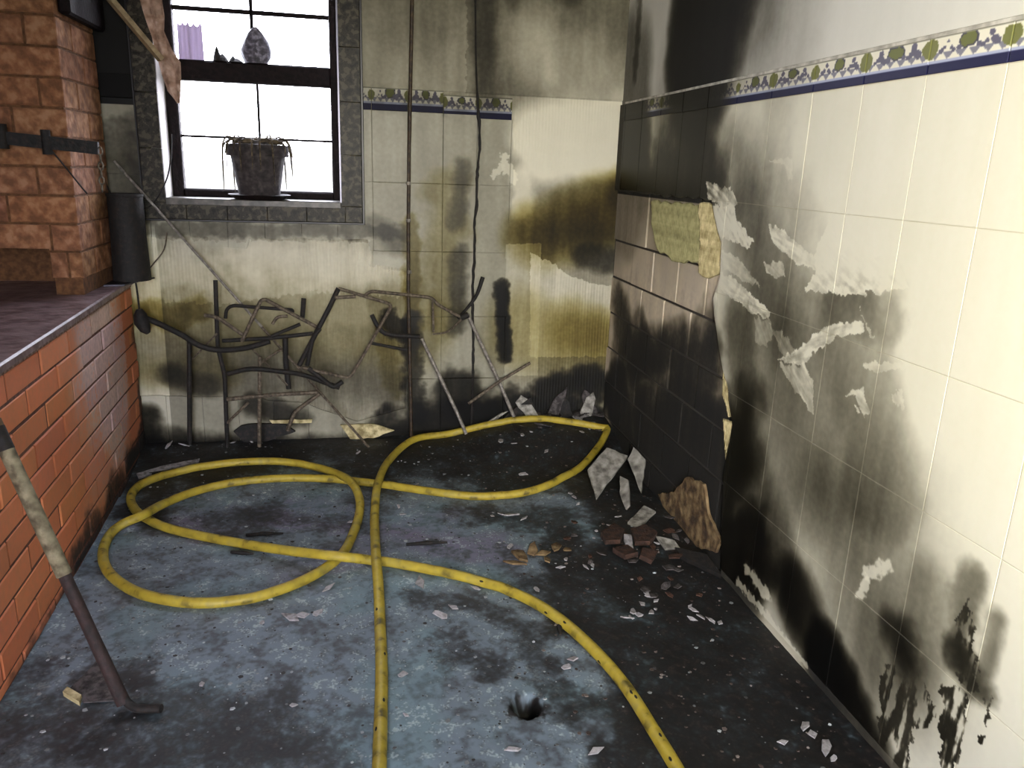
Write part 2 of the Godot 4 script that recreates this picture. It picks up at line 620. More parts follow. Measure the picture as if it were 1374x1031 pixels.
# ---------------------------------------------------------------- floor
func build_floor() -> void:
	var d := Deposit.new(Vector2(-1.2, -3.4), Vector2(2.65, 3.4), 300.0, 3)      # (x, -z)
	var st := func(a: float, b: float, c: float, e: float, r: float, soft: float, amount: float, mode := 0, chan := 0, ragged := 0.5):
		var p := on_y(a, b, 0.0)
		var q := on_y(c, e, 0.0)
		d.stroke(Vector2(p.x, -p.z), Vector2(q.x, -q.z), r, soft, amount, mode, chan, ragged)
	# charred litter over the far end, along the right wall and by the counter's end
	st.call(200, 600, 860, 590, 0.62, 0.5, 1.5, 1)
	st.call(560, 610, 800, 640, 0.42, 0.5, 1.3, 1)
	st.call(860, 640, 900, 760, 0.40, 0.5, 1.5, 1)
	st.call(960, 800, 1010, 1031, 0.42, 0.4, 1.7, 1)
	st.call(860, 860, 870, 1000, 0.22, 0.6, 1.4, 1)
	st.call(760, 740, 820, 860, 0.22, 0.7, 1.2, 1)
	st.call(200, 640, 205, 690, 0.16, 0.7, 1.0, 1)
	st.call(640, 690, 740, 700, 0.15, 0.8, 0.7, 0)
	st.call(300, 700, 330, 705, 0.18, 0.9, 0.5, 0)
	st.call(60, 960, 300, 1010, 0.30, 0.8, 0.75, 0)
	st.call(330, 950, 420, 1020, 0.18, 0.8, 0.55, 0)
	st.call(360, 690, 470, 700, 0.16, 0.9, 0.45, 0)
	st.call(560, 800, 680, 820, 0.09, 0.9, 0.45, 0)
	st.call(600, 870, 660, 900, 0.10, 0.9, 0.55, 0)
	st.call(140, 900, 175, 905, 0.10, 0.5, 0.6, 0)
	st.call(700, 840, 760, 960, 0.07, 0.7, 0.6, 0)
	st.call(707, 947, 708, 948, 0.055, 0.3, 2.6, 1)  # inside of the floor hole: its shade painted into the colour
	st.call(1000, 800, 1190, 1040, 0.16, 0.5, 1.9, 1)
	st.call(1150, 1031, 1250, 1100, 0.3, 0.5, 1.9, 1)
	# damp, purplish grey film inside the coil
	st.call(250, 690, 430, 690, 0.22, 0.6, 0.9, 0, 1)
	st.call(560, 710, 640, 730, 0.24, 0.6, 0.7, 0, 1)
	st.call(420, 770, 560, 700, 0.2, 0.8, 0.5, 0, 1)
	var streak := d.grain(0.02, 1, 51)
	var fine := d.grain(0.09, 1, 52)
	var speck := d.grain(0.3, 1, 53)
	var broad := d.grain(0.006, 1, 54)
	var out := PackedByteArray()
	out.resize(d.w * d.h * 3)
	for i in d.w * d.h:
		var n1 := (streak[i] - 127) / 127.0
		var n2 := (fine[i] - 127) / 127.0
		var n3 := (speck[i] - 127) / 127.0
		var n4 := (broad[i] - 127) / 127.0
		var c := Color(0.43, 0.485, 0.53).lerp(Color(0.45, 0.43, 0.52), clampf(d.tar[i], 0.0, 1.0))
		c = c.lerp(Color(0.30, 0.33, 0.36), clampf(n1 * 1.3 + n2 * 0.9 + 0.12, 0.0, 1.0))
		c = c.lerp(Color(0.44, 0.57, 0.60), clampf(n4 * 1.0, 0.0, 0.4))
		c = c.lerp(Color(0.80, 0.87, 0.89), clampf((n2 * 0.7 - n1 * 0.5 + n3 * 0.6 - 0.36) * 3.0, 0.0, 0.75))
		var s := d.soot[i]
		s = maxf(0.0, s * (1.0 + n1 * 0.5 + n2 * 0.6) + (n2 * 0.18 + n3 * 0.10))
		var k := exp(-1.3 * s)
		var dirt := clampf(s * 0.5, 0.0, 1.0) * maxf(0.0, n2 + n3 * 0.5 + n1 * 0.3) * 0.20
		out[i * 3] = int(clampf(c.r * k + dirt, 0.035, 1.0) * 255.0)
		out[i * 3 + 1] = int(clampf(c.g * k + dirt * 0.80, 0.033, 1.0) * 255.0)
		out[i * 3 + 2] = int(clampf(c.b * k + dirt * 0.74, 0.035, 1.0) * 255.0)
	var tex := ImageTexture.create_from_image(Image.create_from_data(d.w, d.h, false, Image.FORMAT_RGB8, out))
	M.floor = surface_mat("wet_painted_concrete", tex, 0.62)
	var s := Soup.new()
	var nx := 210
	var nz := 300
	var x0 := -1.3; var x1 := XR + 0.01; var z0 := -0.01; var z1 := 3.6
	for j in nz + 1:
		for i in nx + 1:
			var x := lerpf(x0, x1, float(i) / nx)
			var z := lerpf(z0, z1, float(j) / nz)
			var e := 0.004
			var nn := Vector3(ground_h(x - e, z) - ground_h(x + e, z), 2.0 * e, ground_h(x, z - e) - ground_h(x, z + e)).normalized()
			s.vert(Vector3(x, ground_h(x, z), z), nn, Vector2((x - d.o.x) / d.size.x, 1.0 - (-z - d.o.y) / d.size.y))
	for j in nz:
		for i in nx:
			var a := j * (nx + 1) + i
			s.tri(a, a + 1, a + nx + 2)
			s.tri(a, a + nx + 2, a + nx + 1)
	var floor_ := base("floor")
	structure(floor_, "blue-grey concrete floor with soot and white ash flakes", "floor")
	put("concrete_surface", s.mesh(), M.floor, floor_)
	var b := Soup.new()
	b.box(Vector3(-2.2, -0.3, -0.3), Vector3(1.7, -0.09, 6.5))
	b.box(Vector3(-2.2, -0.09, 3.6), Vector3(1.7, 0.0, 6.5))
	put("concrete_base", b.mesh(), mat("bare_concrete", Color(0.45, 0.50, 0.53), 0.8), floor_)

func rect(x0: float, y0: float, x1: float, y1: float) -> PackedVector2Array:
	return PackedVector2Array([Vector2(x0, y0), Vector2(x1, y0), Vector2(x1, y1), Vector2(x0, y1)])

func ragged(p: Array, step: float, amp: float) -> PackedVector2Array:     # a polygon with a broken edge
	var out := PackedVector2Array()
	for i in p.size():
		var a: Vector2 = p[i]
		var b: Vector2 = p[(i + 1) % p.size()]
		var m := maxi(1, int(a.distance_to(b) / step))
		var side := (b - a).normalized().orthogonal()
		for k in m:
			var q := a.lerp(b, float(k) / m)
			if k > 0:
				q += side * rng.randf_range(-amp, amp)
			out.append(q)
	return out

# the printed border: flower sprays, a saw-tooth hem and a dark blue band; u runs along one tile, v from its foot
func border_color(u: float, v: float, g: float) -> Color:
	var white := Color(0.90, 0.89, 0.83)
	if v < 0.30:
		return Color(0.07, 0.07, 0.24)
	if v < 0.37:
		return Color(0.66, 0.69, 0.80)
	var c := white
	var saw := absf(fposmod(u * 6.0, 1.0) - 0.5) * 2.0
	if v < 0.56 and saw * 0.22 + 0.36 < v:
		c = Color(0.50, 0.50, 0.55)
	var uu := absf(u - 0.5)
	var ue := 0.5 - uu
	var spray := Vector2(uu * 1.0, (v - 0.78) * 0.55).length() + g * 0.10
	if spray < 0.10:
		c = Color(0.40, 0.42, 0.22)
	elif spray < 0.125:
		c = Color(0.27, 0.27, 0.31)
	var side := Vector2(ue * 1.0, (v - 0.68) * 0.40).length() + g * 0.08
	if side < 0.10:
		c = Color(0.45, 0.46, 0.26)
	for q in [Vector2(0.30, 0.68), Vector2(0.26, 0.84), Vector2(0.34, 0.60), Vector2(0.18, 0.58), Vector2(0.22, 0.66), Vector2(0.12, 0.62)]:
		var w := Vector2(absf(uu - q.x), (v - q.y) * 0.45).length() + g * 0.06
		if w < 0.035:
			c = Color(0.38, 0.37, 0.44)
	if v > 0.96:
		c = Color(0.55, 0.55, 0.50)
	return c

# ---------------------------------------------------------------- back wall
func build_back_wall() -> void:
	var d := Deposit.new(Vector2(-1.9, 0.0), Vector2(3.35, 2.8), 300.0, 4)
	d.fill(0.28)
	var st := func(a: float, b: float, c: float, e: float, r: float, soft: float, amount: float, mode := 0, chan := 0, ragged_ := 0.35):
		d.stroke(bwall(a, b), bwall(c, e), r, soft, amount, mode, chan, ragged_)
	# soot above the barbecue and beside the window
	st.call(100, -60, 160, 130, 0.27, 0.3, 2.8, 1, 0, 0.08)
	d.rinse(Rect2(-1.9, 0.0, 0.93, STRIPE - 0.03), 0.1)
	st.call(160, 200, 180, 270, 0.16, 0.4, 0.7, 1)
	st.call(190, -80, 205, 60, 0.14, 0.5, 1.8, 1)
	st.call(185, 170, 200, 260, 0.10, 0.8, 0.4)
	st.call(500, -20, 620, 0, 0.30, 0.9, 0.12)
	st.call(500, 135, 620, 142, 0.07, 0.9, 0.16)
	st.call(650, 0, 655, 130, 0.10, 0.9, 0.35, 0, 0, 0.15)
	st.call(850, -50, 690, -30, 0.16, 0.9, 0.35)
	st.call(720, 60, 800, 110, 0.26, 0.8, 0.75, 2, 0, 0.15)
	# the bared plaster on the right: clean above, tarred below with a curling edge
	st.call(740, 190, 820, 185, 0.28, 0.4, 0.95, 2, 0, 0.15)
	st.call(700, 240, 700, 280, 0.10, 0.7, 0.8, 2, 0, 0.2)
	st.call(725, 318, 860, 268, 0.25, 0.85, 1.75, 0, 1, 0.10)
	st.call(800, 300, 860, 235, 0.16, 0.9, 0.8, 0, 1, 0.15)
	st.call(785, 345, 835, 352, 0.10, 0.7, 0.55, 0, 0, 0.15)
	st.call(740, 315, 830, 325, 0.13, 0.9, 0.15, 0, 0, 0.10)
	var low := PackedVector2Array()
	for q in [[712, 340], [740, 352], [765, 370], [792, 380], [840, 388], [840, 480], [712, 480]]:
		low.append(bwall(q[0], q[1]))
	d.patch(low, 0.72, Vector2(0, 1), 0.006, 0.15)
	st.call(770, 440, 840, 460, 0.22, 0.8, 0.75, 0, 1, 0.1)
	low = PackedVector2Array()
	for q in [[679, 328], [727, 327], [722, 505], [677, 505]]:
		low.append(bwall(q[0], q[1]))
	d.patch(low, 0.5, Vector2(0, 1), 0.003, 0.15)
	st.call(740, 525, 830, 505, 0.13, 0.7, 1.3)
	st.call(700, 570, 840, 570, 0.16, 0.5, 2.2)
	st.call(700, 440, 850, 500, 0.30, 0.7, 0.55, 0, 1, 0.1)
	st.call(180, 400, 540, 440, 0.34, 0.6, 0.35, 0, 1, 0.1)
	# smoke film on the plaster, which the tiles below kept off the wall behind them
	d.coat(Rect2(0.55, STRIPE + 0.10, 1.0, 1.2), 0.15)
	low = PackedVector2Array()
	for q in [[120, 322], [496, 324], [498, 356], [546, 366], [546, 400], [420, 392], [300, 410], [120, 400]]:
		low.append(bwall(q[0], q[1]))
	d.patch(low, 0.45, Vector2(0, 1), 0.012, 0.3)
	# smoked column between the pipes, black smear by the bared strip
	st.call(673, 385, 677, 480, 0.055, 0.8, 1.9, 0, 0, 0.2)
	st.call(620, 225, 612, 300, 0.07, 0.8, 0.5, 0, 0, 0.2)
	st.call(618, 340, 612, 440, 0.07, 0.8, 0.6, 0, 0, 0.2)
	st.call(552, 430, 556, 560, 0.07, 0.7, 0.9)
	st.call(552, 300, 556, 480, 0.06, 0.7, 0.8, 0, 1)
	st.call(600, 250, 590, 430, 0.16, 0.8, 0.5, 0, 1)
	st.call(620, 520, 650, 560, 0.18, 0.6, 1.2)
	# rubbed patches
	st.call(676, 215, 690, 240, 0.03, 0.3, 0.9, 2, 0, 0.6)
	st.call(663, 235, 672, 225, 0.02, 0.3, 0.8, 2, 0, 0.6)
	# lower left, where the tiles have come off
	st.call(180, 340, 280, 370, 0.14, 0.7, 0.5, 2)
	st.call(350, 345, 500, 360, 0.18, 0.7, 0.6, 2)
	st.call(330, 390, 480, 420, 0.16, 0.7, 0.35, 2)
	st.call(180, 420, 260, 420, 0.10, 0.8, 0.9, 0, 1)
	st.call(230, 505, 280, 520, 0.09, 0.8, 0.55, 0, 0, 0.15)
	st.call(180, 500, 300, 500, 0.14, 0.9, 0.5, 0, 1, 0.15)
	st.call(520, 450, 530, 520, 0.08, 0.7, 0.5, 0, 1)
	st.call(520, 430, 545, 450, 0.07, 0.5, 0.7)
	st.call(190, 605, 560, 615, 0.15, 0.8, 1.7, 0, 0, 0.15)
	st.call(200, 480, 520, 520, 0.22, 0.9, 0.22, 0, 0, 0.15)
	st.call(340, 545, 400, 560, 0.09, 0.8, 0.9, 0, 0, 0.15)
	st.call(520, 585, 700, 560, 0.17, 0.6, 1.6)
	st.call(196, 560, 205, 600, 0.10, 0.8, 1.4, 0, 0, 0.15)
	st.call(180, 306, 540, 312, 0.05, 0.6, 0.35)
	st.call(505, 300, 535, 330, 0.08, 0.8, 0.3, 0, 0, 0.15)
	var plaster_top := STRIPE + 0.105
	var tile_tex := surface_texture(d, func(_u: float, _v: float, g: float) -> Color: return Color(0.80 + g * 0.04, 0.79 + g * 0.04, 0.72 + g * 0.05), 0.55, 1.0, -1.0, STRIPE + 0.03)
	var wall_tex := surface_texture(d, func(_u: float, _v: float, g: float) -> Color: return Color(0.89 + g * 0.06, 0.875 + g * 0.06, 0.80 + g * 0.06), 0.5, 1.4)
	var border_tex := surface_texture(d, func(u: float, v: float, g: float) -> Color: return border_color(fposmod((u - 0.26) / 0.178, 1.0), (v - STRIPE) / 0.105, g), 0.5, 0.9, STRIPE - 0.05, STRIPE + 0.15)
	M.back_tile = surface_mat("sooty_cream_tile", tile_tex, 0.38)
	M.back_tile.metallic_specular = 0.3
	M.back_wall = surface_mat("scorched_plaster_and_adhesive", wall_tex, 0.88)
	M.back_border = surface_mat("printed_border_tile", border_tex, 0.55)
	M.back_border.metallic_specular = 0.25
	var root := base("wall_back")
	structure(root, "smoke-stained back wall with cream tiles, many fallen off", "wall")
	var uv0 := Vector2(d.o.x, d.o.y + d.size.y)
	var uvs := Vector2(d.size.x, -d.size.y)
	# core of the wall with the window opening
	var core := Soup.new()
	core.box(Vector3(-2.2, -0.3, -0.30), Vector3(WX0, 3.0, -0.016))
	core.box(Vector3(WX1, -0.3, -0.30), Vector3(1.7, 3.0, -0.016))
	core.box(Vector3(WX0, -0.3, -0.30), Vector3(WX1, WY0, -0.016))
	core.box(Vector3(WX0, WY1, -0.30), Vector3(WX1, 3.0, -0.016))
	put("masonry", core.mesh(), mat("white_reveal", Color(0.80, 0.79, 0.78), 0.8), root)
	# combed adhesive below the border, plain plaster above
	var s := Soup.new()
	var nx := 840
	var ys := []
	for j in 71:
		ys.append(STRIPE + 0.105 - j * (STRIPE + 0.105) / 70.0)
	var grid := []
	for j in ys.size():
		var line := []
		for i in nx + 1:
			var x := lerpf(-1.9, XR + 0.045, float(i) / nx)
			var y: float = ys[j]
			var w := bump_noise.get_noise_2d(x * 60.0, y * 60.0)
			var ph := TAU * (x / 0.0165) + 5.0 * w
			var amp := 0.0014 * clampf(0.55 + 1.3 * bump_noise.get_noise_2d(x * 40.0 + 300.0, y * 25.0), 0.0, 1.0)
			var zz := -0.012 + amp * sin(ph) + 0.002 * w
			var slope := amp * cos(ph) * TAU / 0.0165
			line.append(s.vert(Vector3(x, y, zz), Vector3(-slope, 0, 1).normalized(), (Vector2(x, y) - uv0) / uvs))
		grid.append(line)
	for j in ys.size() - 1:
		for i in nx:
			var xm := lerpf(-1.9, XR + 0.045, (i + 0.5) / nx)
			var ym: float = (ys[j] + ys[j + 1]) * 0.5
			if xm > WX0 - 0.05 and xm < WX1 + 0.05 and ym > WY0 - 0.05:
				continue
			s.tri(grid[j][i], grid[j][i + 1], grid[j + 1][i + 1])
			s.tri(grid[j][i], grid[j + 1][i + 1], grid[j + 1][i])
	put("combed_adhesive", s.mesh(), M.back_wall, root)
	var pl := Soup.new()
	for r in [rect(-1.9, plaster_top, WX0 - 0.05, 2.9), rect(WX1 + 0.05, plaster_top, XR + 0.01, 2.9), rect(WX0 - 0.05, WY1 + 0.05, WX1 + 0.05, 2.9)]:
		pl.slab(r, Vector3(0, 0, -0.002), Vector3.RIGHT, Vector3.UP, Vector3.BACK, 0.013, 0.0, uv0, uvs)
	put("plaster", pl.mesh(), M.back_wall, root)
	# tiles that still hold
	var gone := [
		ragged([bwall(689, 150), Vector2(1.6, STRIPE + 0.2), Vector2(1.6, -0.1), bwall(676, 640), bwall(681, 330), bwall(688, 250)], 0.05, 0.006),
		ragged([bwall(120, 318), bwall(279, 318), bwall(282, 331), bwall(331, 334), bwall(335, 320), bwall(494, 322), bwall(496, 354), bwall(546, 364), bwall(549, 470), bwall(545, 548), bwall(480, 566), bwall(402, 540), bwall(300, 532), bwall(150, 532)], 0.05, 0.006),
	]
	var xs := [-1.9]
	var xj := -1.876
	while xj < 0.25:
		xs.append(xj); xj += 0.178
	for q in [0.26, 0.438, 0.612, 0.79, 0.968, 1.146, 1.324]:
		xs.append(q)
	var win := rect(WX0 - 0.105, WY0 - 0.107, WX1 + 0.117, 3.2)
	for r in 6:
		for i in xs.size() - 1:
			var y1 := STRIPE - r * ROW
			var y0 := y1 - ROW
			if y0 < 0.0:
				y0 = 0.0
			if y1 - y0 < 0.05:
				continue
			var drop := -0.012 if (r == 0 and i >= xs.size() - 5) else 0.0
			var pieces := [rect(xs[i] + 0.0015, y0 + 0.0015, xs[i + 1] - 0.0015, y1 - 0.0015 + drop)]
			for hole in gone + [win]:
				var next := []
				for piece in pieces:
					next.append_array(Geometry2D.clip_polygons(piece, hole))
				pieces = next
			for piece in pieces:
				if poly_area(piece) < 0.0015 or Geometry2D.is_polygon_clockwise(piece):
					continue
				var t := Soup.new()
				var lift := rng.randf_range(-0.0015, 0.0015)
				t.slab(piece, Vector3(0, 0, lift), Vector3.RIGHT, Vector3.UP, Vector3.BACK, 0.010, 0.0010, uv0, uvs)
				put("tile", t.mesh(), M.back_tile, root)
	for i in xs.size() - 1:
		if xs[i] > 0.78 or xs[i + 1] < WX0 - 0.2 and xs[i + 1] < -1.2:
			continue
		var pieces := [rect(xs[i] + 0.0015, STRIPE, xs[i + 1] - 0.0015, STRIPE + 0.105)]
		if i == xs.size() - 6 or xs[i] > 0.42:
			pieces = [rect(xs[i] + 0.0015, STRIPE - 0.018, xs[i + 1] - 0.0015, STRIPE + 0.087)]
		var next := []
		for piece in pieces:
			next.append_array(Geometry2D.clip_polygons(piece, win))
		for piece in next:
			if poly_area(piece) < 0.0004:
				continue
			var t := Soup.new()
			t.slab(piece, Vector3(0, 0, 0.001), Vector3.RIGHT, Vector3.UP, Vector3.BACK, 0.011, 0.0016, uv0 + Vector2(0, -0.018 if xs[i] > 0.42 else 0.0), uvs)
			put("border_tile", t.mesh(), M.back_border, root)

func poly_area(p: PackedVector2Array) -> float:
	var a := 0.0
	for i in p.size():
		a += p[i].cross(p[(i + 1) % p.size()])
	return absf(a) * 0.5

# ---------------------------------------------------------------- right wall
func build_right_wall() -> void:
	var d := Deposit.new(Vector2(-0.02, 0.0), Vector2(3.3, 2.8), 300.0, 6)
	d.fill(0.0)
	var st := func(a: float, b: float, c: float, e: float, r: float, soft: float, amount: float, mode := 0, chan := 0, ragged_ := 0.3):
		d.stroke(rwall(a, b), rwall(c, e), r, soft, amount, mode, chan, ragged_)
	# smoked border and top row towards the corner
	st.call(838, 130, 834, 255, 0.46, 0.4, 2.1, 0, 0, 0.12)
	st.call(905, 140, 905, 250, 0.42, 0.8, 0.60)
	st.call(890, 240, 940, 258, 0.24, 0.7, 1.25)
	st.call(850, 240, 860, 262, 0.2, 0.6, 0.6)
	st.call(960, 190, 1000, 260, 0.24, 0.9, 0.26)
	st.call(1010, 250, 1060, 300, 0.26, 0.9, 0.20)
	st.call(1045, 160, 1030, 240, 0.14, 0.9, 0.10)
	# black patch on the plaster above the border
	d.rinse(Rect2(-0.1, STRIPE + 0.084, 3.4, 2.0), 0.25)
	st.call(962, -80, 940, 70, 0.44, 0.45, 2.2, 0, 0, 0.12)
	st.call(1020, -60, 1005, 50, 0.34, 0.9, 0.40)
	st.call(1075, -60, 1055, 50, 0.30, 0.9, 0.12)
	st.call(858, -20, 850, 100, 0.06, 0.9, 0.45)
	# the blocks below that row were bared later and are paler
	d.rinse(Rect2(-0.1, 0.0, 1.36, STRIPE - ROW - 0.02), 0.12)
	st.call(840, 290, 930, 300, 0.30, 0.7, 0.08)
	st.call(850, 480, 950, 480, 0.22, 0.9, 1.6)
	st.call(830, 420, 840, 560, 0.22, 0.8, 1.1)
	st.call(850, 440, 880, 520, 0.16, 0.8, 0.7)
	st.call(825, 530, 850, 660, 0.30, 0.6, 2.2, 1)
	st.call(860, 580, 960, 610, 0.40, 0.6, 2.1, 1)
	st.call(870, 650, 990, 760, 0.34, 0.5, 2.2, 1)
	# greasy film on the tiles
	st.call(1010, 430, 1060, 640, 0.34, 0.9, 0.40, 0, 0, 0.10)
	st.call(1080, 470, 1130, 640, 0.34, 0.9, 0.34, 0, 0, 0.10)
	st.call(1140, 450, 1180, 650, 0.20, 0.5, 0.24, 0, 0, 0.15)
	st.call(1110, 700, 1160, 860, 0.30, 0.9, 0.32, 0, 0, 0.10)
	st.call(1160, 720, 1190, 920, 0.24, 0.9, 0.22, 0, 0, 0.10)
	st.call(985, 440, 1005, 520, 0.16, 0.8, 0.45)
	st.call(1010, 650, 1060, 800, 0.18, 0.9, 0.80, 0, 0, 0.12)
	st.call(1065, 790, 1110, 910, 0.15, 0.7, 1.4, 0, 0, 0.12)
	st.call(1110, 890, 1165, 1031, 0.15, 0.5, 1.9, 0, 0, 0.12)
	st.call(1095, 378, 1190, 395, 0.10, 0.95, 0.16)
	st.call(1120, 410, 1195, 425, 0.09, 0.7, 0.22)
	st.call(1000, 300, 1050, 410, 0.24, 0.9, 0.40, 0, 0, 0.12)
	# licked patches low on the wall
	st.call(1302, 780, 1290, 870, 0.07, 0.95, 0.55, 0, 0, 0.25)
	st.call(1285, 870, 1312, 918, 0.07, 0.95, 0.9, 0, 0, 0.25)
	st.call(1340, 830, 1325, 900, 0.04, 0.95, 0.5, 0, 0, 0.1)
	st.call(1205, 850, 1222, 890, 0.09, 0.95, 1.0, 0, 0, 0.15)
	st.call(1245, 790, 1235, 900, 0.13, 0.95, 0.35, 0, 0, 0.1)
	st.call(1200, 690, 1235, 880, 0.30, 0.95, 0.16, 0, 0, 0.1)
	for q in [[[1040, 630], [1130, 640], [1165, 760], [1140, 790], [1112, 780], [1100, 900], [1020, 900]], [[1180, 680], [1235, 690], [1240, 780], [1205, 900], [1178, 900]], [[1280, 705], [1297, 710], [1291, 780], [1279, 770]], [[1268, 800], [1290, 795], [1292, 818], [1268, 818]], [[1215, 640], [1262, 650], [1275, 700], [1240, 690]], [[1215, 520], [1245, 470], [1258, 560], [1268, 650], [1215, 640]]]:
		var poly := PackedVector2Array()
		for c in q:
			poly.append(rwall(604.0 + c[0] * 0.5604, 537.0 + c[1] * 0.5604))
		d.patch(poly, 1.35, Vector2(0.06, 1), 0.014, 0.5, true)
	# strips rubbed or peeled clean, traced from an enlarged crop: outline, share removed, stroke direction
	for q in [[[[345, 100], [430, 130], [445, 175], [400, 185], [350, 160]], 0.9, [1, 1]], [[[370, 180], [435, 175], [440, 215], [500, 300], [480, 318], [420, 290], [385, 280]], 1.2, [1, 2]], [[[545, 245], [580, 250], [690, 340], [700, 385], [640, 370], [560, 300]], 1.0, [3, 2]], [[[530, 365], [590, 360], [600, 410], [540, 400]], 0.9, [1, 1]], [[[385, 395], [430, 410], [550, 520], [545, 545], [490, 525], [390, 450]], 1.0, [4, 3]], [[[395, 330], [440, 340], [520, 440], [480, 430], [400, 380]], 0.7, [4, 3]], [[[500, 540], [550, 550], [560, 600], [540, 630], [505, 620]], 0.5, [1, 3]], [[[575, 680], [640, 640], [720, 572], [845, 545], [858, 592], [760, 602], [700, 650], [660, 692]], 1.0, [3, -1]], [[[835, 490], [850, 545], [895, 610], [870, 597]], 0.8, [1, 2]], [[[580, 690], [660, 690], [690, 740], [690, 855], [640, 790]], 0.8, [1, 2]], [[[545, 560], [600, 600], [640, 650], [600, 680]], 0.5, [1, 2]], [[[790, 790], [850, 765], [870, 850], [850, 850], [830, 805]], 0.8, [1, 1]], [[[822, 822], [836, 822], [842, 850], [828, 850]], 1.0, [0, 1]], [[[850, 690], [930, 680], [1010, 695], [930, 715], [860, 710]], 0.8, [1, 0]], [[[690, 340], [740, 225], [900, 230], [950, 330], [1000, 450], [780, 470], [660, 450], [700, 390]], 1.1, [1, 1]], [[[545, 40], [600, 20], [625, 40], [620, 100], [605, 100], [600, 50]], 0.6, [1, 1]], [[[940, 780], [975, 770], [985, 830], [950, 820]], 0.6, [1, 2]]]:
		var poly := PackedVector2Array()
		for c in q[0]:
			poly.append(rwall(805.0 + c[0] * 0.4172, 201.0 + c[1] * 0.4172))
		var o2 := rwall(805.0 + q[0][0][0] * 0.4172, 201.0 + q[0][0][1] * 0.4172)
		d.patch(poly, q[1], rwall(805.0 + (q[0][0][0] + q[2][0] * 20.0) * 0.4172, 201.0 + (q[0][0][1] + q[2][1] * 20.0) * 0.4172) - o2)
	for q in [[1155, 798, 1165, 780, 0.018], [1165, 770, 1192, 760, 0.020], [1005, 765, 1030, 800, 0.028], [990, 780, 1040, 840, 0.018], [1040, 840, 1082, 892, 0.012]]:
		st.call(q[0], q[1], q[2], q[3], q[4] * 1.2, 0.5, 0.85, 2, 0, 0.5)
	var plaster_top := STRIPE + 0.083
	var tile_tex := surface_texture(d, func(_u: float, _v: float, g: float) -> Color: return Color(0.86 + g * 0.02, 0.85 + g * 0.02, 0.78 + g * 0.03), 0.45, 1.0, -1.0, STRIPE + 0.03)
	var wall_tex := surface_texture(d, func(_u: float, v: float, g: float) -> Color:
		return Color(0.77 + g * 0.04, 0.75 + g * 0.04, 0.67 + g * 0.04), 0.5, 0.55, -1.0, STRIPE + 0.12)
	var plaster_tex := surface_texture(d, func(_u: float, _v: float, g: float) -> Color: return Color(0.86 + g * 0.02, 0.86 + g * 0.02, 0.84 + g * 0.02), 0.35, 1.0, STRIPE + 0.05, 9.0)
	M.right_plaster = surface_mat("white_plaster", plaster_tex, 0.85)
	var block_tex := surface_texture(d, func(_u: float, _v: float, g: float) -> Color: return Color(0.78 + g * 0.16, 0.73 + g * 0.16, 0.65 + g * 0.12), 0.8, 1.0, -1.0, STRIPE - ROW + 0.05)
	var border_tex := surface_texture(d, func(u: float, v: float, g: float) -> Color: return border_color(fposmod((u - K0) / COL, 1.0), (v - STRIPE) / 0.083, g), 0.5, 0.85, STRIPE - 0.03, STRIPE + 0.12)
	M.right_tile = surface_mat("greasy_cream_tile", tile_tex, 0.40)
	M.right_tile.metallic_specular = 0.32
	M.right_wall = surface_mat("smoked_plaster", wall_tex, 0.85)
	M.right_block = surface_mat("bared_block", block_tex, 0.9)
	M.right_border = surface_mat("printed_border_tile_right", border_tex, 0.45)
	M.right_border.metallic_specular = 0.3
	var root := base("wall_right")
	structure(root, "cream tiled side wall with floral border, smoked black towards the corner", "wall")
	var uv0 := Vector2(d.o.x, d.o.y + d.size.y)
	var uvs := Vector2(d.size.x, -d.size.y)
	var U := Vector3(0, 0, 1)
	var N := Vector3(-1, 0, 0)
	var core := Soup.new()
	core.box(Vector3(XR + 0.021, -0.3, -0.02), Vector3(XR + 0.3, 3.0, 6.5))
	put("masonry", core.mesh(), mat("old_mortar", Color(0.20, 0.18, 0.17), 0.9), root)
	var gone := ragged([Vector2(-0.1, STRIPE - ROW - 0.012), rwall(956, 268), rwall(969, 325), rwall(967, 372), rwall(958, 400), rwall(966, 470), rwall(978, 520), rwall(984, 570), rwall(972, 640), rwall(969, 700), rwall(967, 790), Vector2(-0.1, -0.1)], 0.06, 0.010)
	# the bed the tiles lie in
	var bed := Soup.new()
	for piece in Geometry2D.clip_polygons(rect(-0.02, -0.05, 6.4, plaster_top), gone):
		bed.slab(piece, Vector3(XR - 0.0022, 0, 0), U, Vector3.UP, N, 0.03, 0.0, uv0, uvs)
	put("tile_bed", bed.mesh(), M.right_wall, root)
	var pl := Soup.new()
	pl.slab(rect(-0.02, plaster_top, 6.4, 2.9), Vector3(XR + 0.006, 0, 0), U, Vector3.UP, N, 0.03, 0.0, uv0, uvs)
	put("plaster", pl.mesh(), M.right_plaster, root)
	var cap := Soup.new()
	cap.slab(rect(0.06, plaster_top, 6.4, plaster_top + 0.011), Vector3(XR - 0.003, 0, 0), U, Vector3.UP, N, 0.009, 0.002)
	put("cap_strip", cap.mesh(), mottled("pale_grout", [[0.2, Color(0.62, 0.61, 0.58)], [0.8, Color(0.84, 0.83, 0.80)]], 0.8, 3.0, 64), root)
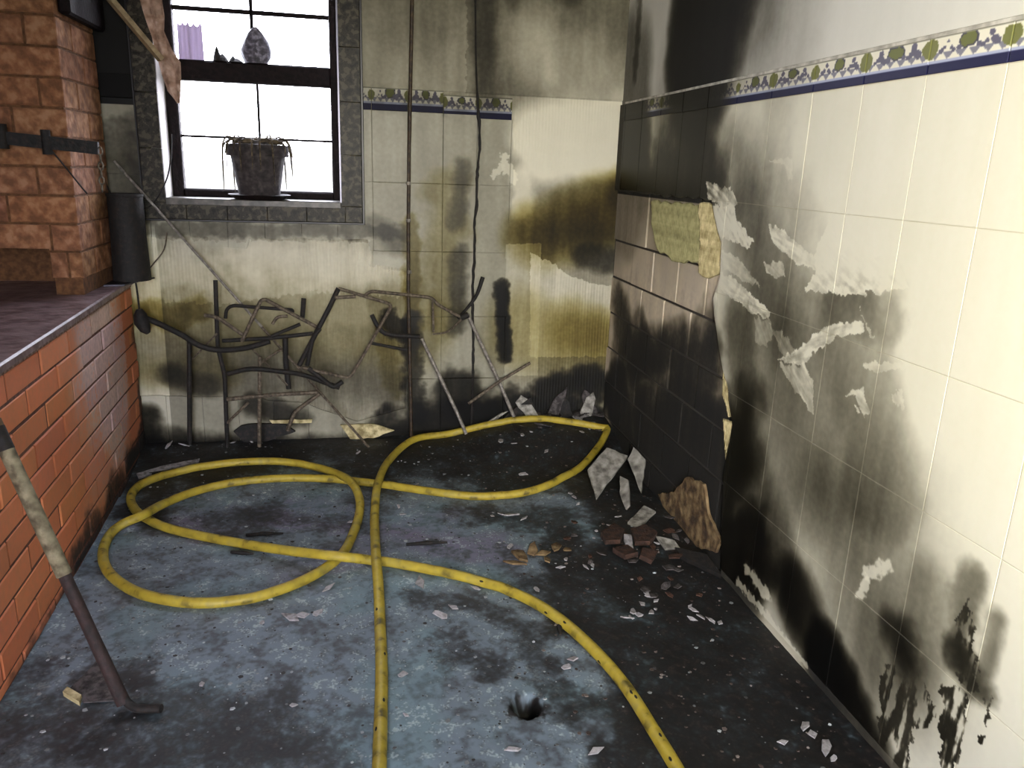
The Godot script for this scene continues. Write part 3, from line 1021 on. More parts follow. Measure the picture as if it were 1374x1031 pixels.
	for i in range(-2, 25):
		var z0 := maxf(K0 + i * COL, 0.06)
		var z1 := K0 + (i + 1) * COL
		if z1 - z0 < 0.02:
			continue
		for r in 6:
			var y1 := STRIPE - r * ROW
			var y0 := maxf(y1 - ROW, 0.025)
			if y1 - y0 < 0.05:
				continue
			for piece in Geometry2D.clip_polygons(rect(z0 + 0.0013, y0 + 0.0013, z1 - 0.0013, y1 - 0.0013), gone):
				if poly_area(piece) < 0.0015:
					continue
				var t := Soup.new()
				t.slab(piece, Vector3(XR - 0.0035 + rng.randf_range(-0.0004, 0.0004), 0, 0), U, Vector3.UP, N, 0.0085, 0.0008, uv0, uvs)
				put("tile", t.mesh(), M.right_tile, root)
		var b := Soup.new()
		b.slab(rect(z0 + 0.0018, STRIPE + 0.0012, z1 - 0.0018, plaster_top), Vector3(XR - 0.006, 0, 0), U, Vector3.UP, N, 0.0105, 0.0014, uv0, uvs)
		put("border_tile", b.mesh(), M.right_border, root)
	# bared blocks
	var row := 0
	var y := STRIPE - ROW - 0.012 - 0.255
	var tops := STRIPE - ROW + 0.1
	while tops > 0.05:
		var z := -0.12 if row % 2 == 0 else -0.30
		while z < 1.75:
			var piece := rect(maxf(z + 0.006, -0.02), maxf(y + 0.006, 0.0), z + 0.294, tops - 0.006)
			if piece[1].x > 0.03:
				for cut in Geometry2D.intersect_polygons(piece, Geometry2D.offset_polygon(gone, 0.012)[0]):
					if poly_area(cut) > 0.001:
						var s := Soup.new()
						s.slab(cut, Vector3(XR + 0.014 + rng.randf_range(-0.003, 0.003), 0, 0), U, Vector3.UP, N, 0.03, 0.002, uv0, uvs)
						put("block", s.mesh(), M.right_block, root)
			z += 0.30
		tops = y
		y -= 0.20
		row += 1
	# ribbed scraps of adhesive still on the blocks
	for q in [[[872, 270], [935, 275], [938, 352], [905, 352], [880, 335], [872, 300]], [[936, 273], [953, 274], [966, 322], [964, 368], [948, 374], [935, 366], [937, 330]], [[968, 500], [980, 490], [987, 520], [984, 560], [975, 560], [967, 530]], [[968, 562], [982, 566], [980, 620], [974, 640], [970, 600]]]:
		var poly := []
		for c in q:
			poly.append(rwall(c[0], c[1]))
		var pp := ragged(poly, 0.04, 0.008)
		if Geometry2D.is_polygon_clockwise(pp):
			pp.reverse()
		var s := Soup.new()
		s.slab(pp, Vector3(XR + 0.006, 0, 0), U, Vector3.UP, N, 0.009, 0.002)
		var lo := pp[0]; var hi := pp[0]
		for c in pp:
			lo = lo.min(c); hi = hi.max(c)
		var zz := lo.x + 0.008
		while zz < hi.x - 0.004:
			var line := Geometry2D.intersect_polyline_with_polygon(PackedVector2Array([Vector2(zz, lo.y), Vector2(zz, hi.y)]), Geometry2D.offset_polygon(pp, -0.004)[0] if Geometry2D.offset_polygon(pp, -0.004).size() else pp)
			for seg in line:
				s.tube([Vector3(XR + 0.006, seg[0].y, seg[0].x), Vector3(XR + 0.006, seg[1].y, seg[1].x)], 0.003, 6)
			zz += 0.0125
		put("adhesive_scrap", s.mesh(), M.old_cream if q[0][0] < 900 else M.cream, root)

func build_far_shell() -> void:
	var soot_wall := mat("dull_plaster", Color(0.42, 0.40, 0.38), 0.9)
	var l := Soup.new()
	l.box(Vector3(-2.2, -0.3, -0.3), Vector3(-1.9, 3.0, 6.5))
	structure(put("wall_left", l.mesh(), soot_wall), "dim side wall behind the brick barbecue", "wall")
	var c := Soup.new()
	c.box(Vector3(-2.2, 2.9, -0.3), Vector3(1.7, 3.1, 6.5))
	structure(put("ceiling", c.mesh(), mat("smoked_ceiling", Color(0.24, 0.22, 0.21), 0.95)), "smoke-blackened ceiling over the room", "ceiling")
	var f := Soup.new()      # the wall behind the photographer, with the doorway
	f.box(Vector3(-2.2, -0.3, 6.2), Vector3(-1.15, 3.0, 6.5))
	f.box(Vector3(0.45, -0.3, 6.2), Vector3(1.7, 3.0, 6.5))
	f.box(Vector3(-1.15, 2.45, 6.2), Vector3(0.45, 3.0, 6.5))
	structure(put("wall_front", f.mesh(), soot_wall), "plain wall with a wide doorway opposite the window", "wall")

# ---------------------------------------------------------------- window
const WX0 := -0.908
const WX1 := -0.075
const WY0 := 1.302
const WY1 := 2.62

func build_window() -> void:
	var root := base("window_1")
	structure(root, "dark timber window with small panes and a patterned tile surround", "window")
	var zf := -0.20
	var frame: Material = M.black_wood
	var at := func(px: float, py: float) -> Vector2:
		var p := on_z(px, py, zf)
		return Vector2(p.x, p.y)
	# outer frame
	for q in [[WX0, WY0, WX0 + 0.055, WY1], [WX1 - 0.045, WY0, WX1, WY1], [WX0, WY1 - 0.06, WX1, WY1]]:
		var s := Soup.new()
		s.box(Vector3(q[0], q[1], zf - 0.03), Vector3(q[2], q[3], zf + 0.03), 0.006)
		put("frame", s.mesh(), frame, root)
	var y_foot: float = at.call(340, 255).y
	var t_lo: float = at.call(340, 113).y
	var t_hi: float = at.call(340, 86).y
	for q in [["bottom_rail", WY0, y_foot, 0.03], ["transom", t_lo, t_hi, 0.05]]:
		var s := Soup.new()
		s.box(Vector3(WX0 + 0.05, q[1], zf - 0.03), Vector3(WX1 - 0.04, q[2], zf + q[3]), 0.008)
		put(q[0], s.mesh(), frame, root)
	var mx: float = at.call(347, 150).x
	var my: float = at.call(340, 186).y
	var ux: float = at.call(338, 40).x
	var uy: float = at.call(338, 17).y
	for q in [["glazing_bar", mx - 0.006, y_foot, mx + 0.006, t_lo, frame], ["glazing_bar", WX0 + 0.05, my - 0.006, WX1 - 0.04, my + 0.006, frame], ["glazing_bar", ux - 0.008, t_hi, ux + 0.008, WY1 - 0.05, frame], ["glazing_bar", WX0 + 0.05, uy - 0.010, WX1 - 0.04, uy + 0.010, frame]]:
		var s := Soup.new()
		s.box(Vector3(q[1], q[2], zf - 0.012), Vector3(q[3], q[4], zf + 0.012), 0.003)
		put(q[0], s.mesh(), q[5], root)
	var glass := mat("window_glass", Color(0.95, 0.96, 1.0, 0.06), 0.02)
	glass.transparency = BaseMaterial3D.TRANSPARENCY_ALPHA
	for q in [[WX0 + 0.05, y_foot, mx, my], [mx, y_foot, WX1 - 0.04, my], [WX0 + 0.05, my, mx, t_lo], [mx, my, WX1 - 0.04, t_lo], [WX0 + 0.05, t_hi, ux, uy], [ux, t_hi, WX1 - 0.04, uy], [WX0 + 0.05, uy, ux, WY1 - 0.05], [ux, uy, WX1 - 0.04, WY1 - 0.05]]:
		var s := Soup.new()
		s.box(Vector3(q[0], q[1], zf - 0.002), Vector3(q[2], q[3], zf + 0.002))
		put("pane", s.mesh(), glass, root)
	# sill
	var sill := Soup.new()
	sill.box(Vector3(WX0, WY0 - 0.03, zf - 0.09), Vector3(WX1, WY0 + 0.004, 0.012), 0.004)
	put("sill", sill.mesh(), mottled("stone_sill", [[0.2, Color(0.20, 0.19, 0.17)], [0.8, Color(0.36, 0.34, 0.31)]], 0.4, 3.0, 61), root)
	# patterned tile surround
	M.surround = mottled("dark_patterned_tile", [[0.28, Color(0.08, 0.07, 0.06)], [0.42, Color(0.20, 0.19, 0.15)], [0.55, Color(0.13, 0.12, 0.10)], [0.66, Color(0.29, 0.27, 0.22)]], 0.25, 2.6, 62, 0.0, 0.0, 0.035)
	M.surround.roughness = 0.42
	M.surround.metallic_specular = 0.3
	var wl := WX0 - 0.105
	var wr := WX1 + 0.117
	var wb := WY0 - 0.107
	var yy := wb + 0.09
	while yy < 2.88:
		for q in [[wl + 0.008, WX0 + 0.002], [WX1 - 0.002, wr - 0.012]]:
			var s := Soup.new()
			s.slab(rect(q[0], yy + 0.001, q[1], minf(yy + 0.249, 2.9)), Vector3(0, 0, 0.010), Vector3.RIGHT, Vector3.UP, Vector3.BACK, 0.022, 0.002)
			put("surround_tile", s.mesh(), M.surround, root)
		yy += 0.25
	var xx := wl + 0.008
	while xx < wr - 0.02:
		var s := Soup.new()
		s.slab(rect(xx + 0.001, wb + 0.010, minf(xx + 0.189, wr - 0.012), wb + 0.089), Vector3(0, 0, 0.010), Vector3.RIGHT, Vector3.UP, Vector3.BACK, 0.022, 0.002)
		put("surround_tile", s.mesh(), M.surround, root)
		xx += 0.19
	var edge := mat("dark_edge_strip", Color(0.06, 0.055, 0.075), 0.4)
	for q in [rect(wl, wb, wr, wb + 0.010), rect(wr - 0.012, wb, wr, 2.9), rect(wl, wb, wl + 0.008, 2.9)]:
		var s := Soup.new()
		s.slab(q, Vector3(0, 0, 0.014), Vector3.RIGHT, Vector3.UP, Vector3.BACK, 0.026, 0.002)
		put("edge_strip", s.mesh(), edge, root)
	var g := Soup.new()
	g.box(Vector3(WX1 - 0.005, WY0, -0.01), Vector3(WX1 + 0.004, WY1, 0.016), 0.001)
	put("corner_strip", g.mesh(), mat("metal_corner_strip", Color(0.45, 0.45, 0.50), 0.35, 0.6), root)

# ---------------------------------------------------------------- brick counter
func brick_mesh(face: PackedVector2Array, o: Vector3, U: Vector3, N: Vector3, depth: float, uv0: Vector2, uvs: Vector2, col: Color, bevel := 0.004) -> ArrayMesh:
	var s := Soup.new()
	s.col = col
	s.slab(face, o, U, Vector3.UP, N, depth, bevel, uv0, uvs)
	return s.mesh()

func brick_tint() -> Color:
	var k := rng.randf_range(0.86, 1.08)
	return Color(k, k * rng.randf_range(0.90, 1.03), k * rng.randf_range(0.86, 1.05))

func build_counter() -> void:
	var root := base("barbecue_counter", Vector3(-1.102, 0, 0))
	tag(root, "long brick barbecue counter with a dark slab top beside the floor hose", "counter")
	var d := Deposit.new(Vector2(-0.05, -0.02), Vector2(3.3, 1.0), 260.0, 8)      # (z, y)
	var st := func(a: float, b: float, c: float, e: float, r: float, soft: float, amount: float, mode := 0, chan := 0, ragged_ := 0.35):
		d.stroke(on_counter(a, b), on_counter(c, e), r, soft, amount, mode, chan, ragged_)
	d.fill(0.06)
	st.call(205, 590, 185, 650, 0.28, 0.7, 2.2)
	st.call(190, 520, 200, 590, 0.13, 0.7, 1.0)
	st.call(180, 640, 110, 760, 0.17, 0.8, 1.1)
	st.call(120, 740, 20, 930, 0.08, 0.8, 0.6)
	st.call(186, 430, 186, 440, 0.14, 0.7, 0.9)
	# pinkish window light painted into the far bricks' colour: kept in the tar channel
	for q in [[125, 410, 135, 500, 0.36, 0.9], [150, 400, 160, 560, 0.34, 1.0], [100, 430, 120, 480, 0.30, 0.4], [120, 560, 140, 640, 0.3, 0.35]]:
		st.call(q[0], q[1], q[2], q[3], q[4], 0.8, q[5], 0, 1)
	var streak := d.grain(0.035, 8, 71)
	var fine := d.grain(0.12, 1, 72)
	var out := PackedByteArray()
	out.resize(d.w * d.h * 3)
	for i in d.w * d.h:
		var g := ((streak[i] - 127) * 0.6 + (fine[i] - 127)) / 127.0
		var c := Color(0.86 + g * 0.05, 0.53 + g * 0.05, 0.36 + g * 0.04)
		if d.o.x + d.size.x * (i % d.w) / d.w > 0.24 + 0.03 * g:      # the painted window light stops at an upright edge
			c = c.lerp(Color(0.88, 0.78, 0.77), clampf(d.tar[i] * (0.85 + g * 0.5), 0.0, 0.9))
		var s := maxf(0.0, d.soot[i] * (1.0 + g * 0.5) + g * 0.05)
		var k := exp(-1.25 * s)
		out[i * 3] = int(clampf(c.r * k, 0.03, 1.0) * 255.0)
		out[i * 3 + 1] = int(clampf(c.g * k, 0.025, 1.0) * 255.0)
		out[i * 3 + 2] = int(clampf(c.b * k, 0.027, 1.0) * 255.0)
	var tex := ImageTexture.create_from_image(Image.create_from_data(d.w, d.h, false, Image.FORMAT_RGB8, out))
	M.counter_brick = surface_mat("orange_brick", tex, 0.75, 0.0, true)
	var U := Vector3(0.047, 0, 1).normalized()
	var N := Vector3(1, 0, -0.047).normalized()
	var uv0 := Vector2(d.o.x, d.o.y + d.size.y)
	var uvs := Vector2(d.size.x, -d.size.y)
	var pitch := 0.0925
	var top := 0.872
	var mortar := mottled("dark_mortar", [[0.2, Color(0.30, 0.18, 0.14)], [0.8, Color(0.42, 0.27, 0.21)]], 0.9, 5.0, 73)
	var core := Soup.new()
	core.slab(rect(0.014, -0.01, 3.25, top), N * -0.004, U, Vector3.UP, N, 0.6, 0.0)
	put("mortar_core", core.mesh(), mortar, root)
	var row := 0
	var y1 := top
	while y1 > 0.02:
		var y0 := maxf(y1 - pitch, 0.0)
		var z := -0.16 if row % 2 == 0 else -0.005
		while z < 3.2:
			var a := maxf(z + 0.004, 0.016)
			var b := z + 0.304
			if b - a > 0.03:
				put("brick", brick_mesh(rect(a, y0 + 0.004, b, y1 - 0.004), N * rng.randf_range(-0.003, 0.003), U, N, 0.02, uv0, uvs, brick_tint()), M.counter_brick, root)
			z += 0.308
		y1 = y0
		row += 1
	# slab on top, with a thin mortar bed under its nosing
	var slab := Soup.new()
	slab.slab(PackedVector2Array([Vector2(0.014, -0.72), Vector2(3.25, -0.72), Vector2(3.25, 0.014), Vector2(0.014, 0.014)]), Vector3(0, 0.912, 0), U, N, Vector3.UP, 0.026, 0.006)
	put("slab_top", slab.mesh(), mottled("purplish_stone_slab", [[0.2, Color(0.34, 0.27, 0.28)], [0.5, Color(0.46, 0.38, 0.39)], [0.8, Color(0.54, 0.46, 0.47)]], 0.42, 1.6, 74, 0.0, 0.3), root)
	var bed := Soup.new()
	bed.slab(rect(0.016, top - 0.002, 3.25, 0.887), N * 0.004, U, Vector3.UP, N, 0.02, 0.003)
	put("mortar_bed", bed.mesh(), mottled("crumbling_mortar", [[0.2, Color(0.36, 0.26, 0.22)], [0.8, Color(0.62, 0.52, 0.47)]], 0.9, 6.0, 75, 0.0, 0.8), root)

# ---------------------------------------------------------------- brick chimney pillar
func build_pillar() -> void:
	var x1 := -1.15
	var z1 := 0.515
	var root := base("barbecue_chimney", Vector3(x1, 0.912, z1))
	tag(root, "amber brick barbecue chimney standing on the counter, with a black firebox mouth", "chimney")
	M.pillar_brick = mottled("amber_brick", [[0.2, Color(0.43, 0.28, 0.17)], [0.5, Color(0.54, 0.37, 0.24)], [0.8, Color(0.63, 0.46, 0.33)]], 0.85, 3.0, 81, 0.0, 0.5)
	M.pillar_brick.vertex_color_use_as_albedo = true
	var mortar := mottled("brown_mortar", [[0.2, Color(0.30, 0.19, 0.10)], [0.8, Color(0.42, 0.28, 0.16)]], 0.9, 5.0, 83)
	var mouth := on_z(66, 334, z1)                       # corner of the firebox mouth
	var mx := mouth.x - x1
	var my := mouth.y - 0.912
	var core := Soup.new()
	core.box(Vector3(mx + 0.006, 0.0, -0.49), Vector3(-0.006, 1.97, -0.006))
	core.box(Vector3(-0.72, my + 0.006, -0.49), Vector3(mx + 0.006, 1.97, -0.006))
	put("mortar_core", core.mesh(), mortar, root)
	var dark := Soup.new()
	dark.box(Vector3(-0.72, 0.0, -0.49), Vector3(mx + 0.01, my + 0.01, -0.40))
	dark.box(Vector3(-0.72, 0.0, -0.40), Vector3(-0.68, my + 0.01, -0.01))
	put("firebox_lining", dark.mesh(), mortar, root)
	var pitch := 0.1155
	var y := 1.095 - 0.912 - pitch
	var row := 0
	var shift := [0.055, 0.11, 0.26, 0.135, 0.02, 0.2, 0.09, 0.24, 0.12, 0.0, 0.17, 0.06, 0.2]
	while y < 1.90:
		var y0 := maxf(y, 0.0)
		# towards the room end (facing +z)
		var x := 0.0
		var w: float = shift[row % shift.size()]
		var ends := [0.0]
		x = -w if w > 0.05 else -0.3
		while x > -0.73:
			ends.append(x); x -= 0.30
		ends.append(-0.73)
		for i in ends.size() - 1:
			var r := rect(ends[i + 1] + 0.005, y0 + 0.005, ends[i] - (0.005 if i else 0.0), y + pitch - 0.005)
			var cuts := Geometry2D.clip_polygons(r, rect(-2, -1, mx, my))
			for c in cuts:
				if poly_area(c) > 0.0006:
					put("brick", brick_mesh(c, Vector3(0, 0, rng.randf_range(-0.002, 0.002)), Vector3.RIGHT, Vector3.BACK, 0.05, Vector2.ZERO, Vector2.ONE, brick_tint()), M.pillar_brick, root)
		# the flank (facing +x)
		var e2 := [-0.49, -0.30 if row % 2 else -0.18, -0.012]
		for i in 2:
			put("brick", brick_mesh(rect(e2[i] + 0.004, y0 + 0.004, e2[i + 1] - 0.004, y + pitch - 0.004), Vector3(rng.randf_range(-0.002, 0.001), 0, 0), Vector3(0, 0, 1), Vector3.RIGHT, 0.012, Vector2.ZERO, Vector2.ONE, brick_tint()), M.pillar_brick, root)
		y += pitch
		row += 1
	# black hood beam against the wall
	var beam := Soup.new()
	var b := on_z(88, 17, z1)
	beam.box(Vector3(x1 + 0.004, b.y, 0.02), Vector3(x1 + 0.05, b.y + 0.22, z1 - 0.03), 0.01)
	tag(put("hood_beam", beam.mesh(), M.black_wood), "charred black beam across the brick chimney flank", "beam")

# ---------------------------------------------------------------- pipes on the back wall
func build_pipes() -> void:
	var a := []
	for q in [[553, -120], [553, 0], [551, 100], [549, 200], [548, 300], [548, 400], [550, 480], [552, 590]]:
		a.append(on_z(q[0], q[1], 0.014))
	var s := Soup.new()
	s.tube(a, 0.0095, 10)
	var pipe := base("wall_conduit")
	tag(pipe, "straight brown conduit running down the back wall beside the window", "pipe")
	put("tube", s.mesh(), mottled("scorched_conduit", [[0.2, Color(0.14, 0.10, 0.06)], [0.8, Color(0.31, 0.25, 0.17)]], 0.6, 5.0, 91), pipe)
	for q in [[548, 246], [548, 296], [549, 365]]:
		var p := on_z(q[0], q[1], 0.014)
		var c := Soup.new()
		c.tube([p - Vector3(0, 0.008, 0), p + Vector3(0, 0.008, 0)], 0.0125, 10)
		put("clip", c.mesh(), M.pale_steel, pipe)
	var b := []
	for q in [[638, -120], [638, 0], [639, 90], [642, 150], [644, 190], [640, 240], [640, 270], [637, 300], [637, 340], [635, 370], [634, 410], [635, 460], [634, 520], [632, 580]]:
		b.append(on_z(q[0], q[1], 0.013))
	var pts := smooth_line(b, 0.02)
	var rad := []
	for i in pts.size():
		var y: float = pts[i].y
		if y < 1.85:
			pts[i] += Vector3(0.0045 * bump_noise.get_noise_1d(i * 25.0 + 500.0), 0, 0)
		rad.append(0.005 if y > 1.85 else 0.0075 + 0.004 * bump_noise.get_noise_1d(i * 14.0))
	s = Soup.new()
	s.tube(pts, rad, 8)
	var cable := base("burnt_cable")
	tag(cable, "crusty black burnt cable hanging down the back wall tiles", "cable")
	put("charred_sheath", s.mesh(), M.char, cable)
	s = Soup.new()
	s.tube(smooth_line([on_z(648, 372, 0.03), on_z(640, 395, 0.03), on_z(630, 410, 0.025), on_z(614, 428, 0.03)]), [0.012, 0.012, 0.011, 0.011, 0.010, 0.010, 0.009, 0.009, 0.008, 0.008, 0.007, 0.007, 0.006, 0.006, 0.005, 0.005, 0.005, 0.005, 0.005, 0.005, 0.005, 0.005, 0.005], 8)
	put("loose_end", s.mesh(), M.char, cable)

# ---------------------------------------------------------------- fire hose
func build_hose() -> void:
	var r := 0.019
	var path := [[508, 1060, 0], [509, 1031, 0], [511, 960, 0], [512, 900, 0], [510, 840, 0], [508, 790, 0.02], [505, 752, 0.042], [503, 715, 0.02], [503, 685, 0.02], [507, 650, 0.045], [522, 618, 0.01], [555, 590, 0], [600, 572, 0], [660, 563, 0], [720, 562, 0], [770, 567, 0], [808, 576, 0], [817, 586, 0], [803, 606, 0], [775, 630, 0], [730, 653, 0], [690, 663, 0], [640, 666, 0], [590, 661, 0], [540, 654, 0], [505, 649, 0], [470, 645, 0.0], [430, 642, 0], [370, 642, 0], [310, 648, 0], [260, 660, 0], [220, 676, 0.02], [190, 692, 0.044], [165, 703, 0.02], [147, 718, 0], [138, 742, 0], [146, 768, 0], [180, 793, 0], [230, 806, 0], [280, 809, 0], [340, 802, 0], [400, 782, 0], [440, 760, 0.0], [463, 738, 0], [478, 705, 0], [483, 675, 0.02], [474, 650, 0.044], [455, 637, 0.02], [420, 626, 0], [370, 619, 0], [300, 622, 0], [235, 634, 0], [193, 648, 0], [176, 665, 0], [180, 682, 0], [197, 696, 0], [230, 710, 0], [300, 725, 0], [380, 738, 0.02], [450, 746, 0.042], [500, 752, 0.0], [560, 761, 0], [640, 779, 0], [700, 800, 0], [750, 830, 0], [800, 875, 0], [840, 922, 0], [880, 985, 0], [908, 1031, 0], [925, 1062, 0]]
	var pts := []
	for q in path:
		var p := ground(q[0], q[1], r + q[2])
		p.x = clampf(p.x, counter_x(p.z) + 0.03, XR - 0.035)
		p.z = maxf(p.z, 0.05)
		p.y = ground_h(p.x, p.z) + r * 0.95 + q[2]
		pts.append(p)
	var line := smooth_line(pts, 0.022)
	for i in line.size():
		var p: Vector3 = line[i]
		p.y = maxf(p.y, ground_h(p.x, p.z) + r * 0.9)
		line[i] = p
	var s := Soup.new()
	s.tube(line, r, 14)
	M.hose = mottled("yellow_hose_cover", [[0.12, Color(0.26, 0.23, 0.08)], [0.28, Color(0.60, 0.53, 0.17)], [0.6, Color(0.70, 0.62, 0.20)], [0.85, Color(0.60, 0.55, 0.28)]], 0.55, 2.2, 95, 0.0, 0.15)
	var root := base("fire_hose")
	tag(root, "soot-specked yellow fire hose looped twice over the blue-grey floor", "hose")
	put("hose_cover", s.mesh(), M.hose, root)
	# scorched nicks along it, each a small blister on the cover
	for q in [[806, 880], [842, 930], [736, 818], [760, 838], [512, 975], [509, 822], [880, 990], [640, 781], [852, 940], [508, 880], [514, 940], [900, 1020]]:
		var p := ground(q[0], q[1], r * 1.7)
		var best := 0
		for i in line.size():
			if line[i].distance_to(p) < line[best].distance_to(p):
				best = i
		var dir: Vector3 = (line[mini(best + 1, line.size() - 1)] - line[maxi(best - 1, 0)]).normalized()
		var out: Vector3 = (EYE - line[best]).normalized()
		out = (out - dir * out.dot(dir)).rotated(dir, rng.randf_range(-0.9, 0.9)).normalized()
		var c: Vector3 = line[best] + out * (r - 0.0015)
		var nick := Soup.new()
		nick.tube([c - dir * 0.010, c - dir * 0.003, c + dir * 0.004, c + dir * 0.010], [0.001, 0.0042, 0.0036, 0.001], 6)
		put("scorch_blister", nick.mesh(), M.char, root)

# ---------------------------------------------------------------- leaning pole
func build_pole() -> void:
	var foot := ground(166, 944, 0.02)
	var up := on_z(95, 768, 1.98)
	var hi := on_z(-6, 572, 1.90)
	var dir := (hi - foot).normalized()
	var root := base("leaning_tool", foot)
	tag(root, "long hooked iron tool with dusty grip leaning against the brick counter", "tool")
	var s := Soup.new()
	var l := (up - foot).length()
	s.tube([Vector3.ZERO, dir * l * 0.5, dir * l], [0.019, 0.017, 0.0165], 12)
	put("shaft", s.mesh(), mottled("rusty_iron", [[0.2, Color(0.09, 0.06, 0.055)], [0.8, Color(0.20, 0.13, 0.12)]], 0.8, 6.0, 96, 0.0, 0.6), root)
	s = Soup.new()
	s.tube([dir * l, dir * l * 1.25, dir * (l * 1.95)], [0.0205, 0.0205, 0.020], 12)
	put("dusty_grip", s.mesh(), mottled("plaster_dusted_wood", [[0.2, Color(0.26, 0.23, 0.17)], [0.5, Color(0.44, 0.41, 0.32)], [0.8, Color(0.55, 0.52, 0.42)]], 0.9, 4.0, 97, 0.0, 0.7), root)
	s = Soup.new()
	s.tube([dir * (l * 1.95), dir * (l * 2.12)], [0.021, 0.021], 12)
	put("scorched_band", s.mesh(), M.char, root)
	s = Soup.new()
	s.tube([dir * (l * 2.12), dir * (hi - foot).length() * 1.02], [0.020, 0.020], 12)
	put("dusty_grip", s.mesh(), M.tan, root)
	var tip := ground(214, 953, 0.012) - foot
	s = Soup.new()
	s.tube(smooth_line([dir * 0.05, dir * 0.005 + Vector3(0.012, 0.0, 0.004), tip * 0.4 + Vector3(0, -0.004, 0.006), tip * 0.8, tip + Vector3(0.005, 0.004, 0)], 0.012), 0.012, 10)
	put("hook", s.mesh(), M.char, root)

# ---------------------------------------------------------------- things at the barbecue
func build_counter_things() -> void:
	# tray under the cylinder
	var tray := Soup.new()
	var c0 := on_y(192, 364, 0.925)
	tray.slab(PackedVector2Array([Vector2(-1.145, -0.016), Vector2(-0.985, -0.016), Vector2(-1.02, -0.09), Vector2(-1.06, -0.26), Vector2(-1.145, -0.28)]), Vector3(0, 0.920, 0.0), Vector3.RIGHT, Vector3(0, 0, -1), Vector3.UP, 0.007, 0.001)
	tag(put("metal_sheet", tray.mesh(), mottled("dark_sheet_metal", [[0.2, Color(0.10, 0.10, 0.13)], [0.8, Color(0.22, 0.21, 0.26)]], 0.4, 4.0, 101, 0.5)), "thin dark metal sheet jutting over the counter end under the black cylinder", "sheet")
	# black cylinder
	var foot := on_z(149, 367, 0.13)
	var lip := on_z(139, 260, 0.13)
	var can := base("black_cylinder", Vector3(-1.062, 0.921, 0.112))
	tag(can, "tall black soot-covered metal cylinder standing at the counter end", "cylinder")
	var hgt := lip.y - 0.921
	var s := Soup.new()
	s.lathe([Vector2(0.0, 0.0), Vector2(0.084, 0.0), Vector2(0.082, hgt * 0.2), Vector2(0.078, hgt * 0.5), Vector2(0.077, hgt), Vector2(0.071, hgt), Vector2(0.071, 0.02), Vector2(0.0, 0.02)], Vector3.ZERO, 24)
	put("shell", s.mesh(), M.char, can)
	s = Soup.new()
	s.lathe([Vector2(0.077, hgt - 0.012), Vector2(0.081, hgt - 0.010), Vector2(0.081, hgt + 0.002), Vector2(0.076, hgt + 0.003)], Vector3.ZERO, 24)
	put("rim", s.mesh(), M.char, can)
	# iron arm with chain
	var arm := base("iron_arm", on_z(0, 184, 0.56))
	tag(arm, "dark iron swing arm reaching out from the brick chimney", "arm")
	var a := on_z(-30, 181, 0.565) - arm.position
	var b := on_z(132, 199, 0.555) - arm.position
	put("bar", bar(a, b, 0.022, 0.05), M.char, arm)
	for q in [[0, 182, 0.565], [62, 190, 0.56]]:
		var p := on_z(q[0], q[1], q[2]) - arm.position
		s = Soup.new()
		s.tube([p + Vector3(0, -0.05, 0.0), p + Vector3(0, 0.045, 0.0)], 0.028 if q[0] == 0 else 0.018, 10)
		put("collar", s.mesh(), M.char, arm)
	s = Soup.new()
	s.tube([a * 0.9 + Vector3(0.04, 0.06, 0), a * 0.9 + Vector3(0.04, -0.08, 0)], 0.02, 10)
	put("hinge_pin", s.mesh(), M.char, arm)
	var chain := base("hanging_chain", on_z(134, 199, 0.555))
	tag(chain, "short rusty chain hanging from the iron arm above the black cylinder", "chain")
	var link := Soup.new()
	var ring := []
	for k in 13:
		var w := TAU * k / 12
		ring.append(Vector3(cos(w) * 0.009, sin(w) * 0.016, 0))
	link.tube(ring, 0.0034, 6, false)
	var lm := link.mesh()
	var ctop := chain.position
	var cend := on_z(137, 258, 0.555)
	var nl := int((ctop.y - cend.y) / 0.026)
	for i in nl:
		var o := put("link", lm, M.rust, chain, (cend - ctop) * (i + 0.4) / nl)
		o.rotation.y = PI * 0.5 * (i % 2) + 0.4
	# wires
	var w1 := base("thin_wire")
	tag(w1, "thin dark wire slanting from the iron arm collar to the black cylinder", "wire")
	s = Soup.new()
	s.tube([on_z(64, 196, 0.555), on_z(90, 227, 0.55), on_z(110, 252, 0.535), on_z(117, 260, 0.53)], 0.0035, 6)
	put("strand", s.mesh(), M.char, w1)
	var w2 := base("thin_wire")
	tag(w2, "slack black wire looping below the window's lower corner", "wire")
	s = Soup.new()
	s.tube(smooth_line([on_z(139, 238, 0.06), on_z(150, 262, 0.05), on_z(170, 279, 0.04), on_z(190, 281, 0.03), on_z(206, 272, 0.03), on_z(222, 245, 0.025), on_z(229, 215, 0.025), on_z(230, 180, 0.02)]), 0.0035, 6)
	put("strand", s.mesh(), M.char, w2)
	var w3 := base("thin_wire")
	tag(w3, "thin wire curving down to the counter end past the bare wall", "wire")
	s = Soup.new()
	s.tube(smooth_line([on_z(224, 312, 0.015), on_z(220, 335, 0.02), on_z(205, 355, 0.03), Vector3(-1.03, 0.925, 0.05)]), 0.003, 6)
	put("strand", s.mesh(), M.rust, w3)
	# the black hose stub at the counter end
	var stub := base("charred_pipe")
	tag(stub, "charred black pipe bent out of the counter's end along the bare wall", "pipe")
	s = Soup.new()
	var sp := smooth_line([on_z(188, 425, 0.16), on_z(203, 430, 0.15), on_z(225, 440, 0.13), on_z(245, 450, 0.12), on_z(268, 464, 0.12), on_z(295, 470, 0.12), on_z(330, 467, 0.13), on_z(362, 458, 0.13)])
	s.tube(sp, 0.0145, 10)
	put("tube", s.mesh(), M.char, stub)
	s = Soup.new()
